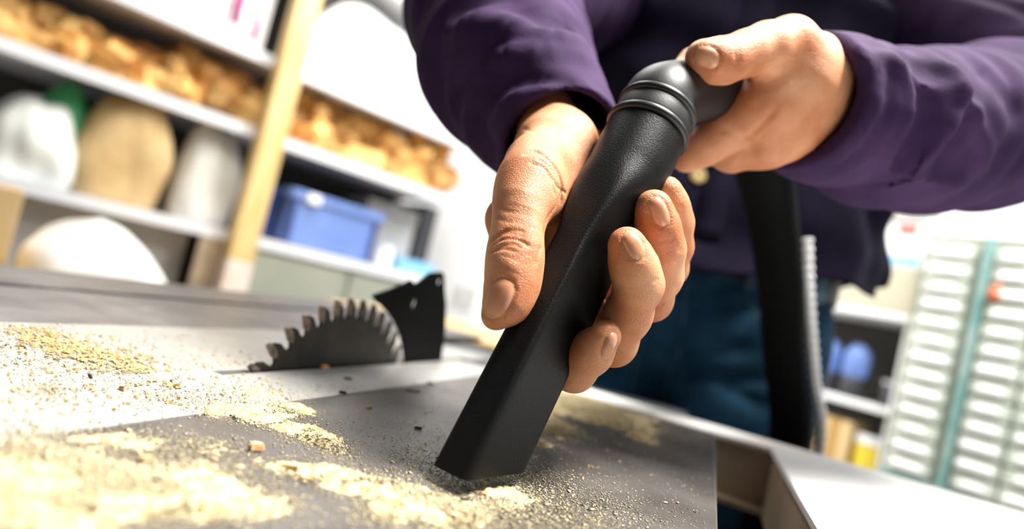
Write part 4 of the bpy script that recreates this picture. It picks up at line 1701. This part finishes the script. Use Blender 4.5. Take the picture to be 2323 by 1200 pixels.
# ================================================================== BACK, CENTRE
#@BACK
# wooden bench with white panels seen between the shelves and the person
pb = P(1045, 765, 1.45)
wb = thing('workbench', (pb[0], pb[1], 0), 'wooden workbench edge behind the saw near the bright wall', 'workbench')
MB().box((pb[0]-.02, pb[1]+.25, pb[2]-.02), (.36, .26, .022), bev=.002).build('bench_top', M['benchwood'], wb)
for sx in (-1, 1):
    for sy in (.03, .47):
        MB().box((pb[0]-.02+sx*.32, pb[1]+sy, (pb[2]-.043)/2), (.025, .025, (pb[2]-.043)/2)).build('leg', M['benchwood'], wb)
wp = P(1062, 560, 2.95)
sg = thing('white_cupboard', (wp[0], wp[1]+.25, 0), 'tall white cupboard against the back wall left of the person', 'cupboard')
MB().box((wp[0]+.05, wp[1]+.25, .95), (.34, .22, .95), bev=.004).build('body', M['white'], sg)
for k in (-1, 1):
    d_ = MB().box((wp[0]+.05+k*.17, wp[1]+.02, .95), (.165, .009, .93), bev=.003).build('door', M['white'], sg)
    hp_ = P(1040, 668, 2.93)
    MB().box((wp[0]+.05+k*.03, wp[1]+.0, hp_[2]), (.008, .01, .05), bev=.002).build('handle', M['greybox'], d_)

# ================================================================== RIGHT BACKGROUND
#@RIGHT
RO = P(2010, 1040, 2.25)
RD = unit((.86, -.51, 0))           # to the right, towards the viewer
RW = np.array([.51, .86, 0])        # into the depth
RAX = np.array([RD, RW, SZ])


def PR(x, y, w=0.0):
    v = ray(x, y)
    t = ((RO-CC)@RW+w)/(v@RW)
    q = CC+t*v
    return float((q-RO)@RD), float(q[2])


def RP(u, w, z):
    return np.array([RO[0], RO[1], 0])+RD*u+RW*w+SZ*z


def rbox(mb, u0, u1, w0, w1, z0, z1, bev=0):
    return mb.box(RP((u0+u1)/2, (w0+w1)/2, (z0+z1)/2), ((u1-u0)/2, (w1-w0)/2, (z1-z0)/2), RAX, bev)


ztop = PR(2110, 548)[1]
zbot = PR(2003, 1058)[1]
uc0 = 0.0
cols, rows = 7, 13
cw, chh = .148, .0
chh = (ztop-zbot)/rows
cab = thing('bin_cabinet', tuple(RP(.5, .15, 0)), 'tall cabinet of small clear drawers at the right', 'drawer cabinet')
ucR = cols*cw+.04
mb = MB()
rbox(mb, uc0-.02, ucR, .02, .30, .0, ztop+.02)
mb.build('cabinet_body', M['cabinet'], cab)
for k, (za, zb2) in enumerate(((zbot-.03, zbot-.008), (zbot-.55, zbot-.53))):
    mb = MB()
    rbox(mb, uc0-.02, ucR, -.012, .02, za, zb2, .002)
    mb.build('plinth_rail', M['teal'], cab)
ug_ = PR(2188, 850)[0]
mb = MB()
rbox(mb, ug_-.011, ug_+.011, -.022, .02, 0, ztop+.03, .003)
mb.build('divider', M['teal'], cab, label='teal metal upright between drawer columns')
bin_me, lab_me, con_me = None, None, None
for c in range(cols):
    for r_ in range(rows):
        ua_ = uc0+c*cw+(.036 if uc0+(c+.5)*cw > ug_ else 0)
        ub_ = ua_+cw-.010
        if ua_ < ug_+.018 and ub_ > ug_-.018:
            if (ua_+ub_)/2 < ug_:
                ub_ = ug_-.020
            else:
                ua_ = ug_+.020
        za = zbot+r_*chh+.004
        zb3 = za+chh-.012
        mb = MB()
        rbox(mb, ua_, ub_, -.006, .019, za, zb3, .004)
        d_ = mb.build('drawer', M['binm'], cab)
        mb = MB()
        um_ = (ua_+ub_)/2
        hwp = .034+.022*random.random()
        rbox(mb, um_-hwp, um_+hwp, -.018, -.006, za+.010, zb3-.014, .008)
        mb.build('drawer_pull', M['binlab'], d_)
uo, zo = PR(2256, 665, -.03)
o = blob('pin_cushion', 0, 0, 0, .02, .02, .02, 'orange', '', '')
bpy.data.objects.remove(o)
orr = thing('orange_tag', tuple(RP(uo, -.04, zo)), 'small orange-red hook hanging on the clear drawer cabinet', 'hook')
MB().tube([RP(uo, -.024, zo-.022), RP(uo, -.034, zo), RP(uo+.004, -.036, zo+.018)], [.010, .016, .008], 12).build('hook_body', M['orange'], orr, smooth=True)
MB().tube([RP(uo+.004, -.036, zo+.018), RP(uo+.006, -.026, zo+.036)], .004, 8).build('hook_stem', M['orange'], orr, smooth=True)

# shelf rack between the person and the drawer cabinet
rack = thing('storage_rack', tuple(RP(-.3, .3, 0)), 'white shelf rack behind the hose, between person and drawer cabinet', 'shelving')
W0 = .06
zs = [PR(1900, 690, W0)[1], PR(1930, 905, W0)[1]]
zs += [PR(1900, 1140, W0)[1], zs[0]+.42]
for z in zs:
    mb = MB()
    rbox(mb, -.75, -.025, W0, W0+.35, z-.024, z, .002)
    mb.build('shelf_board', M['white'], rack)
mb = MB()
rbox(mb, -.75, -.025, W0+.35, W0+.36, 0, zs[3]+.2)
mb.build('back_board', M['backdark'], rack)
for u in (-.75, -.05):
    mb = MB()
    rbox(mb, u, u+.022, W0+.02, W0+.35, 0, zs[3]+.2)
    mb.build('upright', M['white'], rack)
# beige long box on the upper shelf
mb = MB()
ub1_ = -.03
rbox(mb, -.62, ub1_, W0+.0, W0+.28, zs[0]+.001, PR(1900, 588, W0)[1], .004)
tag(mb.build('long_box', M['beige']), 'long beige box on the rack under the shirt hem', 'box')
# white carton with red and blue print on top of it
zc0 = PR(1960, 598, W0)[1]
tb = PR(1900, 588, W0)[1]
cb = thing('printed_carton', tuple(RP(-.08, W0+.1, tb)), 'white carton with red spot and blue stripe beside the purple shirt', 'carton')
ucb0, ucb1 = PR(1985, 560, W0+.03)[0], PR(2092, 575, W0+.03)[0]
ztc = PR(2040, 452, W0+.03)[1]
mb = MB()
rbox(mb, ucb0, ucb1, W0+.03, W0+.25, tb+.001, ztc, .004)
mb.build('box_body', M['white'], cb)
mb = MB()
rbox(mb, ucb0+.001, ucb1-.001, W0+.028, W0+.031, tb+.008, tb+.045)
mb.build('blue_stripe', M['lightblue'], cb)
mb = MB()
ur, zr = PR(2062, 522, W0+.03)
rbox(mb, ur-.035, ur+.03, W0+.027, W0+.031, zr-.016, zr+.018)
mb.build('red_print', M['redp'], cb)
# blue earmuffs on the middle shelf
for k, (x, y, lab) in enumerate(((1882, 800, 'blue bottle on the rack, nearer the hose'), (1945, 815, 'blue bottle on the rack, nearer the drawer cabinet'))):
    u, _ = PR(x, y, W0+.10)
    base = RP(u, W0+.10, zs[1])
    bt = thing('bottle', tuple(base), lab, 'bottle', 'blue bottles on the rack')
    lathe('bottle_body', [(0, .001), (0, .042), (.01, .046), (.085, .046), (.087, .044)], M['darkst'], bt, base, SZ, 24)
    lathe('bottle_top', [(.087, .044), (.10, .050), (.18, .050), (.205, .036), (.220, .020), (.222, .001)], M['blue'], bt, base, SZ, 24)
    lathe('cap', [(.218, .019), (.220, .020), (.24, .018), (.242, .001)], M['darkst'], bt, base, SZ, 24)
u, _ = PR(2000, 830, W0+.08)
mb = MB()
for k in range(3):
    u, _ = PR(1988-k*16, 850, W0+.02)
    base = RP(-.065-.0*k, W0+.05+.07*k, zs[1])
    bt = thing('tin', tuple(base), 'dark round tin at the right end of the middle rack shelf', 'tin', 'dark tins on the rack')
    lathe('tin_body', [(0, .001), (0, .030), (.09, .030), (.092, .028)], M['darkst'], bt, base, SZ, 20)
    lathe('lid', [(.090, .031), (.102, .031), (.104, .001)], M['greybox'], bt, base, SZ, 20)
# cardboard box and yellow tub on the lowest shelf
u0_, u1_ = PR(1850, 1000, W0+.02)[0], PR(1922, 1010, W0+.02)[0]
lb = thing('cardboard_box', tuple(RP((u0_+u1_)/2, W0+.1, zs[2])), 'small cardboard box low on the rack beside the pale edge of the hose', 'box')
mb = MB()
rbox(mb, u0_, u1_, W0+.02, W0+.22, zs[2]+.001, PR(1890, 948, W0+.02)[1], .003)
mb.build('box_body', M['card'], lb)
mb = MB()
rbox(mb, (u0_+u1_)/2-.02, (u0_+u1_)/2+.02, W0+.018, W0+.222, zs[2]+.002, PR(1890, 948, W0+.02)[1]+.001)
mb.build('tape', M['tape'], lb)
u, _ = PR(1962, 1050, W0+.08)
zt2 = PR(1962, 985, W0+.08)[1]
base = RP(u, W0+.08, zs[2])
tb_ = thing('paint_tub', tuple(base), 'yellow and white tub low on the rack near the drawer cabinet', 'tub')
hh = zt2-zs[2]
lathe('tub_body', [(0, .001), (0, .040), (hh*.9, .048)], M['yellow'], tb_, base, SZ, 24)
lathe('lid', [(hh*.88, .050), (hh*.98, .052), (hh, .050), (hh, .001)], M['white'], tb_, base, SZ, 24)
# bright cupboard block above the drawer cabinet
bu = thing('wall_cupboard', tuple(RP(.5, .2, ztop+.03)), 'plain white cupboard on top of the clear drawer cabinet', 'cupboard')
mb = MB()
rbox(mb, .0, ucR, .03, .32, ztop+.021, ztop+.75, .004)
mb.build('body', M['white'], bu)
for k in range(2):
    mb = MB()
    rbox(mb, .01+k*ucR/2, (k+1)*ucR/2-.005, .014, .029, ztop+.03, ztop+.74, .003)
    mb.build('door', M['white'], bu)
bpy.context.view_layer.update()
